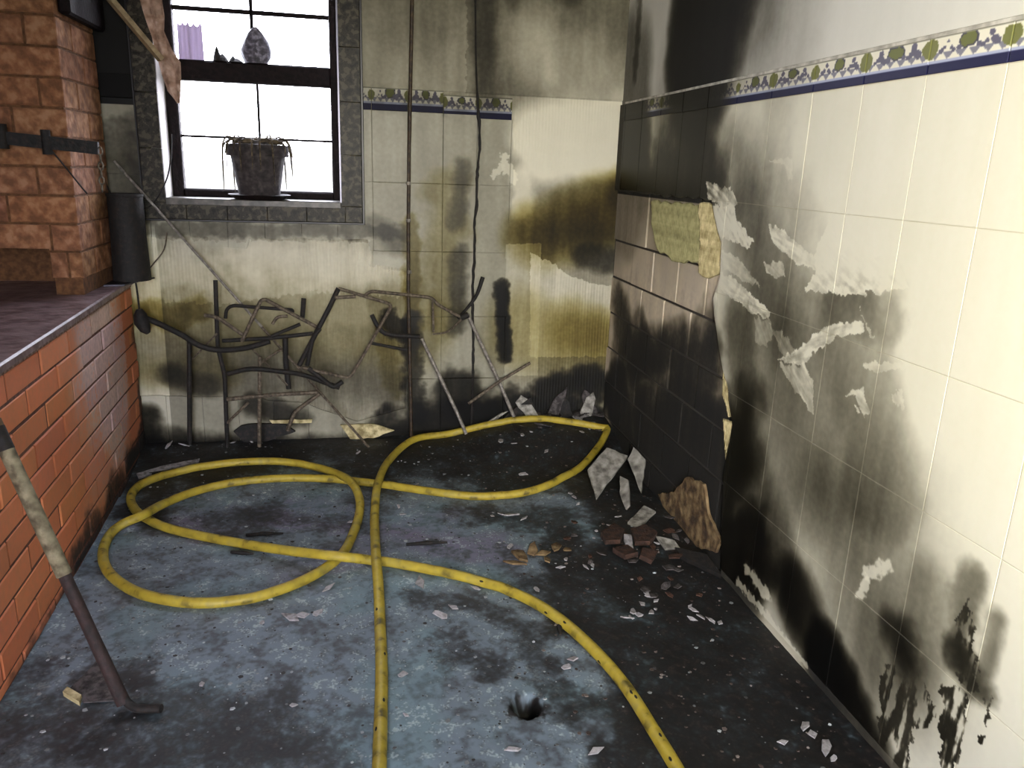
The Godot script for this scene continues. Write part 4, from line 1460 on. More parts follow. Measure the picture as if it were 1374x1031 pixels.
	s.tube([on_z(187, 415, 0.165), on_z(188, 422, 0.165), on_z(190, 432, 0.16), on_z(195, 442, 0.155), on_z(199, 447, 0.15)], [0.014, 0.030, 0.036, 0.026, 0.012], 12)
	put("melted_lump", s.mesh(), M.char, stub)
	s = Soup.new()
	s.tube([on_z(182, 378, 0.13), on_z(185, 398, 0.15), on_z(187, 418, 0.16)], 0.0045, 6)
	put("feed_wire", s.mesh(), M.char, stub)
	# long thin rod
	var rod := base("long_rod")
	tag(rod, "long thin pale steel rod slanting across the back wall down to the floor", "rod")
	s = Soup.new()
	var r0 := on_z(153, 216, 0.03)
	var r1 := on_z(484, 588, 0.16)
	r1 = r0 + (r1 - r0) * ((r0.y - ground_h(r1.x, r1.z) - 0.006) / (r0.y - r1.y))
	s.tube([r0, r0.lerp(r1, 0.25), r0.lerp(r1, 0.55)], 0.0068, 8)
	put("pale_end", s.mesh(), M.pale_steel, rod)
	s = Soup.new()
	s.tube([r0.lerp(r1, 0.55), r1], 0.0070, 8)
	put("sooty_end", s.mesh(), M.rust, rod)

# ---------------------------------------------------------------- things at the window
func build_window_things() -> void:
	var sill_y := WY0 + 0.004
	var cx0 := on_z(349, 262, -0.06).x
	var pot := base("flower_pot", Vector3(cx0, sill_y, -0.045))
	tag(pot, "charred flower pot with a withered drooping plant on the window sill", "flower pot")
	var s := Soup.new()
	s.lathe([Vector2(0.0, 0.02), Vector2(0.098, 0.02), Vector2(0.118, 0.14), Vector2(0.130, 0.210), Vector2(0.128, 0.235), Vector2(0.0, 0.235)], Vector3.ZERO, 28)
	var rim := Soup.new()
	rim.lathe([Vector2(0.128, 0.207), Vector2(0.148, 0.208), Vector2(0.150, 0.262), Vector2(0.138, 0.264), Vector2(0.128, 0.235)], Vector3.ZERO, 28)
	var body := put("pot_body", s.mesh(), mottled("charred_clay", [[0.2, Color(0.09, 0.075, 0.08)], [0.5, Color(0.18, 0.16, 0.16)], [0.8, Color(0.28, 0.25, 0.25)]], 0.8, 5.0, 111, 0.0, 0.6), pot)
	put("rim", rim.mesh(), body.material_override, body)
	s = Soup.new()
	s.lathe([Vector2(0.0, 0.0), Vector2(0.115, 0.0), Vector2(0.150, 0.024), Vector2(0.144, 0.026), Vector2(0.112, 0.010), Vector2(0.0, 0.010)], Vector3.ZERO, 28)
	put("saucer", s.mesh(), M.black_wood, pot)
	var leaf_mat := mottled("withered_leaf", [[0.2, Color(0.12, 0.10, 0.08)], [0.5, Color(0.26, 0.22, 0.16)], [0.8, Color(0.42, 0.37, 0.28)]], 0.85, 5.0, 112)
	var soil := Soup.new()
	for k in 10:
		var w := TAU * k / 10.0
		soil.box(Vector3(cos(w) * 0.07 - 0.04, 0.235, sin(w) * 0.07 - 0.04), Vector3(cos(w) * 0.07 + 0.04, 0.252 + 0.014 * (k % 3), sin(w) * 0.07 + 0.04), 0.012)
	put("soil", soil.mesh(), M.grey_rubble, pot)
	for k in 20:
		var w := TAU * k / 20.0 + rng.randf_range(-0.15, 0.15)
		var out := Vector3(cos(w), 0, sin(w))
		var droop := rng.randf_range(0.03, 0.15) if k % 3 else rng.randf_range(0.10, 0.24)
		var lift := rng.randf_range(0.005, 0.035)
		var line := smooth_line([out * 0.06 + Vector3(0, 0.25, 0), out * 0.115 + Vector3(0, 0.272 + lift, 0), out * rng.randf_range(0.150, 0.160) + Vector3(0, 0.262 + lift * 0.4, 0), out * rng.randf_range(0.155, 0.172) + Vector3(0, 0.258 - droop, 0)], 0.03)
		var rad := []
		for i in line.size():
			rad.append(0.0042 * sin(PI * (0.12 + 0.83 * float(i) / (line.size() - 1))) + 0.0008)
		s = Soup.new()
		s.tube(line, rad, 5)
		put("leaf", s.mesh(), leaf_mat, pot)
	# a broad withered mat of leaves over the rim
	for q in [[0.02, 0.02, 0.07, 0.03], [-0.05, 0.03, 0.06, 0.025], [0.08, 0.01, 0.05, 0.03], [0.05, 0.08, 0.06, 0.028], [-0.03, 0.09, 0.05, 0.022], [0.09, 0.07, 0.045, 0.02]]:
		var pts := []
		for k in 7:
			var t := k / 6.0
			pts.append(Vector3(q[0] + (t - 0.5) * q[2] * 2.0, 0.266 + q[3] * sin(PI * t) * 0.6, q[1] + 0.012 * sin(t * 5.0)))
		s = Soup.new()
		s.tube(pts, [0.002, 0.008, 0.013, 0.014, 0.012, 0.007, 0.002], 6)
		put("leaf", s.mesh(), leaf_mat, pot)
	# upright curled stalk
	s = Soup.new()
	s.tube(smooth_line([Vector3(-0.05, 0.25, 0.0), Vector3(-0.045, 0.285, 0.0), Vector3(-0.02, 0.305, 0.0), Vector3(0.0, 0.295, 0.0)]), 0.0022, 5)
	put("stalk", s.mesh(), leaf_mat, pot)
	# crumpled bag and scraps on the transom
	var ty := on_z(340, 86, -0.20).y
	var bag := base("crumpled_bag", Vector3(on_z(345, 80, -0.185).x, ty, -0.165))
	tag(bag, "crumpled grey plastic bag standing on the window transom", "bag")
	s = Soup.new()
	var prof := [Vector2(0.0, 0.0), Vector2(0.055, 0.0), Vector2(0.073, 0.03), Vector2(0.072, 0.06), Vector2(0.058, 0.10), Vector2(0.034, 0.14), Vector2(0.010, 0.165), Vector2(0.0, 0.168)]
	var rings := []
	for i in prof.size():
		var ring := []
		for k in 17:
			var w := TAU * k / 16.0
			var rr: float = prof[i].x * (1.0 + 0.22 * bump_noise.get_noise_2d(cos(w) * 60.0 + i * 17.0, sin(w) * 60.0))
			ring.append(s.vert(Vector3(cos(w) * rr, prof[i].y, sin(w) * rr * 0.45), Vector3(cos(w), 0.25, sin(w) * 2.0).normalized()))
		rings.append(ring)
	for i in prof.size() - 1:
		for k in 16:
			s.tri(rings[i][k], rings[i + 1][k], rings[i + 1][k + 1])
			s.tri(rings[i][k], rings[i + 1][k + 1], rings[i][k + 1])
	put("film", s.mesh(), mottled("grey_plastic_film", [[0.2, Color(0.16, 0.15, 0.19)], [0.5, Color(0.32, 0.31, 0.36)], [0.75, Color(0.55, 0.54, 0.60)]], 0.5, 6.0, 113, 0.0, 0.6), bag)
	var scrap := base("charred_scrap", Vector3(on_z(292, 80, -0.18).x, ty, -0.17))
	tag(scrap, "small charred scraps lying on the window transom beside the bag", "scrap")
	for q in [[0.0, 0.0, 0.022, 0.065], [0.025, 0.0, 0.03, 0.034], [0.092, 0.0, 0.030, 0.018], [0.074, 0.0, 0.022, 0.028]]:
		s = Soup.new()
		s.lathe([Vector2(0.0, 0.0), Vector2(q[2], 0.001), Vector2(q[2] * 0.7, q[3] * 0.5), Vector2(q[2] * 0.2, q[3]), Vector2(0.0, q[3] * 1.05)], Vector3(q[0], 0, 0), 7)
		put("lump", s.mesh(), M.char, scrap)
	s = Soup.new()
	s.tube([Vector3(0.004, 0.03, 0), Vector3(0.002, 0.06, 0), Vector3(0.004, 0.12, 0)], [0.003, 0.002, 0.0012], 5)
	put("stem", s.mesh(), M.char, scrap)
	# lace remnant behind the upper sash
	var lace := base("curtain_remnant", Vector3(0, ty, -0.165))
	tag(lace, "pale lilac curtain remnant hanging in the upper window", "curtain")
	for q in [[243, 253, 88, 28], [256, 270, 84, 30]]:
		var x0 := on_z(q[0], 70, -0.165).x
		var x1 := on_z(q[1], 70, -0.165).x
		var h := on_z(q[0], q[3], -0.165).y - ty
		s = Soup.new()
		var n := 14
		var gr := []
		for j in 9:
			var line := []
			for i in n + 1:
				var t := float(i) / n
				var fl := 1.0 + 0.25 * (1.0 - j / 8.0)
				line.append(s.vert(Vector3(lerpf(x0, x1, t) + (t - 0.5) * 0.02 * fl, h * j / 8.0 * (1.0 - 0.10 * absf(sin(t * 7.0))), 0.006 * sin(t * 16.0)), Vector3(-cos(t * 16.0) * 0.6, 0, 1).normalized()))
			gr.append(line)
		for j in 8:
			for i in n:
				s.tri(gr[j][i], gr[j][i + 1], gr[j + 1][i + 1]); s.tri(gr[j][i], gr[j + 1][i + 1], gr[j + 1][i])
		var lm := mat("lilac_lace", Color(0.72, 0.67, 0.80), 0.9)
		lm.backlight_enabled = true
		lm.backlight = Color(0.20, 0.18, 0.23)
		put("cloth_strip", s.mesh(), lm, lace)
	# torn cloth and batten in front of the window's upper corner
	var bat := base("wooden_batten")
	tag(bat, "pale wooden batten slanting down beside the window's upper corner", "batten")
	put("wood", bar(on_z(120, -35, 0.32), on_z(216, 80, 0.13), 0.03, 0.022), mottled("pale_bare_wood", [[0.2, Color(0.45, 0.38, 0.27)], [0.8, Color(0.66, 0.58, 0.44)]], 0.75, 4.0, 114), bat)
	var cloth := base("torn_cloth")
	tag(cloth, "torn pinkish brown cloth hanging from the batten over the window edge", "cloth")
	var left := [[182, -25], [188, 0], [196, 25], [204, 50], [210, 75], [216, 100], [224, 122], [238, 139]]
	var right := [[214, -25], [217, 0], [221, 22], [221, 42], [232, 68], [243, 84], [243, 104], [241, 138]]
	s = Soup.new()
	var gr2 := []
	var nu := 16
	var rows := []
	for j in left.size():
		var a := on_z(left[j][0], left[j][1], 0.06)
		var b := on_z(right[j][0], right[j][1], 0.07)
		rows.append([a, b])
	var fine_rows := []
	for j in rows.size() - 1:
		for k in 3:
			fine_rows.append([rows[j][0].lerp(rows[j + 1][0], k / 3.0), rows[j][1].lerp(rows[j + 1][1], k / 3.0)])
	fine_rows.append(rows[-1])
	for j in fine_rows.size():
		var line := []
		for i in nu + 1:
			var t := float(i) / nu
			var p: Vector3 = fine_rows[j][0].lerp(fine_rows[j][1], t)
			var ph := t * 11.0 + j * 0.28
			p.z += 0.016 * sin(ph) + 0.01 * bump_noise.get_noise_2d(i * 22.0, j * 22.0)
			line.append(s.vert(p, Vector3(-cos(ph) * 0.9, 0.1 * sin(j * 1.3), 1).normalized()))
		gr2.append(line)
	for j in gr2.size() - 1:
		for i in nu:
			s.tri(gr2[j][i], gr2[j][i + 1], gr2[j + 1][i + 1]); s.tri(gr2[j][i], gr2[j + 1][i + 1], gr2[j + 1][i])
	put("fabric", s.mesh(), mottled("dusty_brown_cloth", [[0.2, Color(0.46, 0.36, 0.30)], [0.5, Color(0.66, 0.54, 0.47)], [0.8, Color(0.80, 0.70, 0.64)]], 0.9, 3.0, 115, 0.0, 0.5), cloth)

# ---------------------------------------------------------------- burnt chair frames
func rod_part(root: Node3D, called: String, pts: Array, r: float, m: Material, bend := 0.03) -> void:
	var line := []
	for q in pts:
		var p := on_z(q[0], q[1], q[2])
		p.y = maxf(p.y, ground_h(p.x, p.z) + r)
		line.append(p)
	var s := Soup.new()
	s.tube(round_corners(line, bend), r, 9)
	put(called, s.mesh(), m, root)

func zoomed(list: Array) -> Array:      # places read off an enlarged crop of the photograph: (x, y, distance from the wall)
	var out := []
	for q in list:
		out.append([150.0 + q[0] * 0.3103, 280.0 + q[1] * 0.3103, q[2]])
	return out

func build_chair_frames() -> void:
	var a := base("burnt_chair_frame")
	tag(a, "tangled charred tubular chair frame under the window, still standing on two legs", "chair frame")
	rod_part(a, "leg", zoomed([[448, 310, 0.10], [458, 600, 0.11], [488, 720, 0.12], [500, 1035, 0.12]]), 0.011, M.char)
	rod_part(a, "leg", zoomed([[335, 570, 0.10], [337, 1020, 0.12]]), 0.012, M.char)
	rod_part(a, "leg", zoomed([[640, 640, 0.16], [638, 1030, 0.17]]), 0.010, M.rust)
	rod_part(a, "leg", zoomed([[750, 555, 0.12], [752, 660, 0.12], [765, 780, 0.13]]), 0.014, M.char)
	rod_part(a, "back_rail", zoomed([[492, 475, 0.15], [495, 435, 0.15], [520, 418, 0.15], [600, 425, 0.15], [788, 438, 0.15], [780, 452, 0.16]]), 0.0085, M.char, 0.02)
	rod_part(a, "seat_rail", zoomed([[562, 575, 0.18], [650, 385, 0.17], [885, 512, 0.16]]), 0.0095, M.rust, 0.03)
	rod_part(a, "cross_bar", zoomed([[478, 572, 0.14], [690, 560, 0.15], [870, 540, 0.15]]), 0.0105, M.char)
	rod_part(a, "cross_bar", zoomed([[400, 462, 0.16], [455, 468, 0.16], [575, 552, 0.17]]), 0.0095, M.rust)
	rod_part(a, "cross_bar", zoomed([[690, 553, 0.19], [815, 500, 0.18]]), 0.009, M.char)
	rod_part(a, "stub", zoomed([[830, 388, 0.12], [824, 482, 0.13]]), 0.012, M.char)
	rod_part(a, "stub", zoomed([[695, 500, 0.14], [715, 468, 0.14], [760, 465, 0.14]]), 0.008, M.rust, 0.02)
	rod_part(a, "stretcher", zoomed([[500, 715, 0.16], [600, 690, 0.17], [820, 715, 0.18], [985, 775, 0.18]]), 0.0125, M.char, 0.05)
	rod_part(a, "stretcher", zoomed([[498, 825, 0.17], [700, 805, 0.18], [890, 795, 0.18]]), 0.0105, M.rust)
	rod_part(a, "brace", zoomed([[648, 665, 0.14], [735, 608, 0.14]]), 0.006, M.rust)
	rod_part(a, "brace", zoomed([[600, 600, 0.13], [760, 765, 0.14]]), 0.005, M.rust)
	rod_part(a, "brace", zoomed([[350, 650, 0.10], [455, 540, 0.12]]), 0.005, M.rust)
	rod_part(a, "brace", zoomed([[490, 935, 0.12], [590, 840, 0.16]]), 0.007, M.rust)
	rod_part(a, "foot_bar", zoomed([[760, 960, 0.14], [790, 880, 0.15], [900, 800, 0.17]]), 0.010, M.rust)
	var b := base("burnt_chair_frame")
	tag(b, "bare rectangular seat frame tipped on its corner among the charred chair tubes", "chair frame")
	rod_part(b, "seat_frame", zoomed([[980, 345, 0.20], [1215, 415, 0.20], [1030, 735, 0.24], [810, 685, 0.24]]), 0.0085, M.rust, 0.03)
	rod_part(b, "side_tube", zoomed([[980, 345, 0.20], [940, 430, 0.20], [890, 525, 0.22], [810, 680, 0.24]]), 0.0125, M.char, 0.03)
	rod_part(b, "side_tube", zoomed([[900, 520, 0.235], [868, 560, 0.235], [845, 680, 0.24]]), 0.011, M.char, 0.03)
	rod_part(b, "stub", zoomed([[965, 385, 0.21], [1055, 380, 0.21]]), 0.009, M.rust)
	rod_part(b, "leg", zoomed([[850, 690, 0.24], [960, 775, 0.24], [998, 748, 0.24]]), 0.0125, M.char, 0.02)
	var c := base("burnt_chair_frame")
	tag(c, "bent chair frame with two ash-grey legs leaning between the wall pipes", "chair frame")
	var z5 := func(list: Array) -> Array:
		var out := []
		for q in list:
			out.append([480.0 + q[0] * 0.291, 280.0 + q[1] * 0.291, q[2]])
		return out
	rod_part(c, "back_rail", z5.call([[35, 400, 0.18], [60, 380, 0.18], [340, 410, 0.16], [372, 445, 0.16], [475, 500, 0.15]]), 0.0085, M.rust, 0.02)
	rod_part(c, "seat_rail", z5.call([[65, 490, 0.18], [95, 555, 0.18], [140, 585, 0.18], [285, 590, 0.16]]), 0.0115, M.char, 0.05)
	rod_part(c, "seat_rail", z5.call([[60, 620, 0.20], [225, 652, 0.19]]), 0.0085, M.char)
	rod_part(c, "upright", z5.call([[345, 415, 0.16], [350, 570, 0.16]]), 0.006, M.rust)
	rod_part(c, "brace", z5.call([[345, 580, 0.15], [420, 570, 0.15], [490, 500, 0.15]]), 0.005, M.rust)
	rod_part(c, "leg", z5.call([[295, 600, 0.16], [460, 945, 0.26], [500, 1040, 0.28]]), 0.0095, M.pale_steel)
	rod_part(c, "leg", z5.call([[505, 485, 0.14], [655, 805, 0.18], [720, 960, 0.20]]), 0.0095, M.pale_steel)
	rod_part(c, "joint_plate", z5.call([[475, 505, 0.15], [510, 490, 0.15]]), 0.016, M.char)
	rod_part(c, "stretcher", z5.call([[510, 900, 0.24], [650, 800, 0.23], [795, 712, 0.20]]), 0.008, M.rust)

# ---------------------------------------------------------------- litter
func shard(called: String, px: Array, up: Array, thick: float, m: Material, label: String, category: String, group := "") -> void:
	# a flat broken piece: corners on the photograph, each with its height over the floor
	var c := []
	var mid := Vector3.ZERO
	for i in px.size():
		var p := ground(px[i][0], px[i][1], up[i])
		p.x = minf(p.x, XR - 0.02)
		p.z = maxf(p.z, 0.03)
		c.append(p); mid += p / px.size()
	var N: Vector3 = (c[1] - c[0]).cross(c[2] - c[0]).normalized()
	if N.dot(EYE - mid) < 0.0:
		N = -N
	var U: Vector3 = (c[1] - c[0]).normalized()
	var V := N.cross(U)
	var poly := []
	for p in c:
		poly.append(Vector2((p - mid).dot(U), (p - mid).dot(V)))
	var pp := ragged(poly, 0.03, 0.003)
	if Geometry2D.is_polygon_clockwise(pp):
		pp.reverse()
	if Geometry2D.triangulate_polygon(pp).is_empty():
		pp = Geometry2D.convex_hull(PackedVector2Array(poly))
		pp.remove_at(pp.size() - 1)
	var s := Soup.new()
	s.slab(pp, Vector3.ZERO, U, V, N, thick, minf(0.0015, thick * 0.3))
	var lowest := 9.0
	for q in s.v:
		lowest = minf(lowest, q.y + mid.y - ground_h(q.x + mid.x, q.z + mid.z))
	var o := put(called, s.mesh(), m, null, mid - Vector3(0, lowest, 0) if absf(lowest) < 0.06 else mid)
	tag(o, label, category, group)

func flake(px: float, py: float, size: float, m: Material, label: String, called := "tile_flake", group := "pale flakes on the floor", category := "flake", asp := 0.6, up := 0.0) -> void:
	var at := ground(px, py, up + 0.004)
	at.x = clampf(at.x, counter_x(at.z) + 0.03, XR - 0.03)
	at.z = maxf(at.z, 0.03)
	at.y = ground_h(at.x, at.z) + up
	var poly := PackedVector2Array()
	var n := rng.randi_range(4, 6)
	var turn := rng.randf() * TAU
	for k in n:
		var w := TAU * k / n
		var r := size * 0.5 * rng.randf_range(0.5, 1.2)
		poly.append(Vector2(cos(w) * r, sin(w) * r * asp).rotated(turn))
	var tilt := Basis(Vector3(rng.randf_range(-1, 1), 0, rng.randf_range(-1, 1)).normalized(), rng.randf_range(0.05, 0.4))
	var s := Soup.new()
	s.slab(poly, Vector3.ZERO, tilt * Vector3.RIGHT, tilt * Vector3(0, 0, -1), tilt * Vector3.UP, maxf(0.004, size * 0.07), 0.001)
	var low := 9.0
	for q in s.v:
		low = minf(low, at.y + q.y - ground_h(at.x + q.x, at.z + q.z))
	tag(put(called, s.mesh(), m, null, at - Vector3(0, low, 0)), label, category, group)

func litter(list: Array, called: String, label: String, group: String) -> void:
	for q in list:
		flake(q[0], q[1], q[2], M.ash, label, called, group, "flake", q[3])

func curled_board() -> void:
	# a scorched board fallen flat against the wall's foot
	var poly := []
	for q in [[884, 663], [905, 661], [923, 640], [945, 650], [951, 690], [968, 726], [961, 742], [935, 734], [915, 716], [893, 688]]:
		poly.append(rwall(q[0], q[1]))
	var pp := ragged(poly, 0.025, 0.005)
	if Geometry2D.is_polygon_clockwise(pp):
		pp.reverse()
	var s := Soup.new()
	s.slab(pp, Vector3.ZERO, Vector3(0, 0, 1), Vector3.UP, Vector3(-1, 0, 0), 0.012, 0.003)
	tag(put("scorched_board", s.mesh(), M.tan, null, Vector3(XR - 0.004, 0, 0)), "tan scorched board lying flat against the foot of the right wall", "board")

func build_debris() -> void:
	# leaning pieces by the right wall
	shard("tile_shard", [[814, 604], [842, 615], [800, 673], [787, 646]], [0.15, 0.13, 0.0, 0.02], 0.012, M.ceramic, "large grey-white tile shard propped up beside the sooty right wall", "tile shard")
	shard("tile_shard", [[848, 596], [870, 612], [858, 657], [848, 630]], [0.19, 0.16, 0.03, 0.05], 0.012, M.ceramic, "narrow upright white shard behind the large propped one", "tile shard")
	shard("tile_shard", [[833, 645], [843, 650], [845, 684], [836, 686], [830, 665]], [0.07, 0.07, 0.0, 0.0, 0.03], 0.010, M.ceramic, "small rounded grey shard between the two propped shards", "tile shard")
	shard("tile_shard", [[864, 679], [880, 687], [858, 708], [842, 702]], [0.03, 0.03, 0.008, 0.008], 0.010, M.ceramic, "square white shard lying on brown rubble near the right wall", "tile shard")
	shard("tile_shard", [[837, 718], [847, 719], [851, 746], [841, 747]], [0.02, 0.02, 0.006, 0.006], 0.010, M.ash, "small bright oblong shard on the brown rubble", "tile shard")
	shard("tile_shard", [[880, 722], [905, 728], [912, 738], [893, 738]], [0.015, 0.015, 0.006, 0.006], 0.008, M.ceramic, "flat triangular shard at the foot of the tan board", "tile shard")
	shard("tile_shard", [[625, 542], [655, 518], [672, 530], [643, 556]], [0.03, 0.09, 0.09, 0.03], 0.010, M.ceramic, "dusty square tile piece leaning below the burnt cable", "tile shard")
	shard("tile_shard", [[640, 520], [652, 518], [650, 530], [632, 540]], [0.08, 0.09, 0.06, 0.05], 0.010, M.ceramic, "small pale shard behind the dusty square tile piece", "tile shard")
	shard("adhesive_slab", [[458, 540], [500, 534], [526, 552], [500, 570], [470, 566]], [0.10, 0.10, 0.06, 0.02, 0.02], 0.010, M.cream, "cream broken adhesive slab at the foot of the back wall", "slab")
	shard("adhesive_slab", [[370, 538], [424, 533], [422, 545], [372, 547]], [0.12, 0.12, 0.10, 0.10], 0.008, M.cream, "thin cream adhesive sheet caught in the chair legs", "slab")
	curled_board()
	shard("charred_board", [[905, 735], [960, 744], [968, 772], [950, 770], [915, 752]], [0.02, 0.04, 0.02, 0.0, 0.0], 0.02, M.char, "black charred board lying below the tan fragment", "board")
	shard("charred_board", [[668, 532], [690, 500], [710, 532], [690, 545], [662, 546]], [0.06, 0.14, 0.08, 0.02, 0.02], 0.02, M.char, "black board fragment standing in the far corner heap", "board")
	shard("charred_board", [[322, 553], [335, 538], [360, 530], [390, 536], [400, 555], [360, 575], [330, 578]], [0.09, 0.12, 0.13, 0.12, 0.08, 0.03, 0.03], 0.02, M.char, "black charred seat board under the tangled chair frame", "board")
	for q in [[[806, 716], [824, 704], [838, 712], [832, 728], [812, 732]], [[846, 712], [866, 706], [882, 716], [872, 730], [852, 728]], [[822, 738], [842, 734], [856, 744], [838, 754]], [[862, 738], [884, 742], [876, 756], [858, 752]]]:
		var up := []
		for k in q.size():
			up.append(rng.randf_range(0.008, 0.028))
		shard("burnt_brick_chunk", q, up, 0.02, M.brown, "reddish brown burnt brick chunk lying among the white shards", "brick chunk", "burnt brick chunks among the shards")
	shard("wooden_lath", [[183, 634], [226, 622], [268, 614], [266, 619], [228, 627], [186, 640]], [0.02, 0.02, 0.02, 0.015, 0.015, 0.015], 0.008, M.ash, "short pale lath lying behind the hose at the counter foot", "lath")
	shard("wood_offcut", [[84, 928], [90, 921], [109, 932], [106, 941]], [0.018, 0.018, 0.018, 0.018], 0.016, M.cream, "small cream wood offcut beside the hooked tool", "offcut")
	shard("floor_scale", [[94, 926], [130, 888], [150, 912], [160, 940], [112, 944]], [0.004, 0.004, 0.004, 0.004, 0.004], 0.004, M.grey_rubble, "dark peeled floor patch behind the hooked tool", "patch")
	# curled flakes one can pick out
	litter([[686, 693, 0.10, 0.35], [672, 690, 0.05, 0.6], [703, 696, 0.06, 0.35], [660, 692, 0.03, 0.7]], "plaster_flake", "white curled plaster flake just below the hose's far loop", "curled flakes below the far hose loop")
	litter([[733, 614, 0.06, 0.4], [700, 637, 0.06, 0.6], [672, 599, 0.07, 0.4], [700, 598, 0.05, 0.4], [690, 604, 0.04, 0.4], [780, 600, 0.05, 0.5], [790, 592, 0.04, 0.5], [712, 600, 0.03, 0.4]], "plaster_flake", "white plaster flake lying inside the hose's far loop", "white flakes inside the far hose loop")
	litter([[770, 667, 0.05, 0.6], [765, 662, 0.04, 0.5], [776, 676, 0.03, 0.6], [830, 693, 0.04, 0.6], [800, 712, 0.03, 0.6], [797, 722, 0.03, 0.5], [820, 705, 0.04, 0.5], [883, 729, 0.035, 0.5], [882, 738, 0.03, 0.5]], "plaster_flake", "small white plaster flake around the propped tile shards", "white flakes around the propped shards")
	litter([[684, 733, 0.06, 0.4], [760, 750, 0.05, 0.4], [752, 762, 0.06, 0.3], [785, 760, 0.06, 0.3], [795, 758, 0.04, 0.4]], "plaster_flake", "white plaster flake at the edge of the low tan heap", "white flakes by the tan heap")
	litter([[838, 828, 0.06, 0.3], [850, 820, 0.06, 0.4], [862, 812, 0.05, 0.5], [872, 800, 0.06, 0.4], [880, 806, 0.05, 0.5], [868, 796, 0.04, 0.5], [874, 822, 0.05, 0.5], [858, 826, 0.04, 0.6], [846, 828, 0.03, 0.5], [880, 818, 0.03, 0.5]], "plaster_flake", "white plaster flake in the crumbled patch on the black floor", "crumbled white patch on the black floor")
	litter([[930, 818, 0.05, 0.4], [940, 828, 0.05, 0.4], [955, 833, 0.05, 0.4], [966, 836, 0.05, 0.4], [928, 830, 0.04, 0.5], [926, 814, 0.03, 0.5]], "plaster_flake", "greyish plaster flake in the row nearest the right wall's tile edge", "grey flakes by the tile edge")
	litter([[1080, 975, 0.07, 0.5], [1090, 985, 0.05, 0.5], [1110, 1005, 0.08, 0.4], [1050, 995, 0.04, 0.6], [1120, 1018, 0.04, 0.5]], "ash_flake", "bluish white flake on the black floor under the sooty drips", "bluish flakes under the drips")
	litter([[565, 782, 0.08, 0.5], [590, 828, 0.08, 0.4], [610, 815, 0.06, 0.4], [540, 905, 0.06, 0.4], [640, 790, 0.05, 0.4], [720, 790, 0.04, 0.5], [545, 960, 0.02, 0.7], [690, 1005, 0.05, 0.5], [770, 885, 0.06, 0.8], [760, 895, 0.05, 0.6], [800, 1008, 0.05, 0.5]], "ash_flake", "pale ash flake on the concrete between the two hose runs", "pale flakes between the hose runs")
	litter([[425, 823, 0.06, 0.6], [392, 830, 0.10, 0.4], [407, 826, 0.06, 0.5], [352, 835, 0.03, 0.7], [440, 790, 0.07, 0.3], [270, 918, 0.03, 0.6], [395, 946, 0.025, 0.7]], "ash_flake", "pale ash flake on the concrete beside the coiled loop", "pale flakes beside the coiled loop")
	litter([[540, 690, 0.03, 0.5], [560, 650, 0.03, 0.4], [535, 680, 0.035, 0.5], [470, 700, 0.05, 0.3], [480, 690, 0.04, 0.3]], "ash_flake", "small pale flake on the purplish concrete by the upright hose run", "pale flakes on the purplish concrete")
	for q in [[700, 745, 0.16, 0.4], [730, 742, 0.10, 0.5], [745, 735, 0.10, 0.5], [715, 738, 0.12, 0.4], [760, 741, 0.07, 0.5], [690, 755, 0.10, 0.4], [735, 752, 0.08, 0.4]]:
		flake(q[0], q[1], q[2], M.tan, "tan crumbled rubble piece in the low heap near the hose", "rubble_piece", "tan rubble in the low heap", "rubble", q[3], 0.004)
	for q in [[225, 600, 0.07, 0.3], [247, 598, 0.05, 0.3], [320, 578, 0.05, 0.3], [480, 608, 0.04, 0.4], [345, 570, 0.04, 0.3]]:
		flake(q[0], q[1], q[2], M.ash, "white chip in the dark litter along the back wall", "wall_chip", "white chips along the back wall", "chip", q[3])
	# broken slabs propped against the back wall in the far corner
	for q in [[718, 524, 0.05, 0], [741, 514, 0.05, 2], [763, 530, 0.05, 1], [786, 522, 0.055, 0], [810, 518, 0.045, 2]]:
		var head := on_z(q[0], q[1], 0.018)
		var w: float = q[2]
		var out := rng.randf_range(0.032, 0.05)
		var fx := minf(head.x + rng.randf_range(-0.004, 0.004), XR - 0.05)
		var foot := Vector3(fx, ground_h(fx, out) - 0.004, out)
		head.x = minf(head.x, XR - 0.05)
		var V := (head - foot).normalized()
		var U := (Vector3.RIGHT - V * V.x).normalized()
		var N := U.cross(V)
		var hgt := head.distance_to(foot)
		var lean := rng.randf_range(0.25, 0.6) * (1.0 if rng.randf() < 0.5 else -1.0)
		U = U.rotated(N, lean)
		V = V.rotated(N, lean)
		w *= 1.25
		var sl := Soup.new()
		sl.slab(ragged([Vector2(-w * 0.5, 0.0), Vector2(w * 0.45, 0.0), Vector2(w * rng.randf_range(0.35, 0.6), hgt * rng.randf_range(0.6, 0.95)), Vector2(w * rng.randf_range(-0.2, 0.3), hgt * rng.randf_range(0.9, 1.0)), Vector2(-w * rng.randf_range(0.4, 0.7), hgt * rng.randf_range(0.5, 0.9))], 0.03, 0.005), Vector3.ZERO, U, V, N, 0.012, 0.0015)
		var kind: int = q[3]
		tag(put("broken_piece", sl.mesh(), [M.ceramic, M.char, M.grey_rubble][kind], null, foot), ["pale broken tile propped against the back wall in the far corner", "black charred piece propped against the back wall in the far corner", "sooty grey piece propped against the back wall in the far corner"][kind], "tile piece", ["pale pieces propped in the corner", "charred pieces propped in the corner", "grey pieces propped in the corner"][kind])
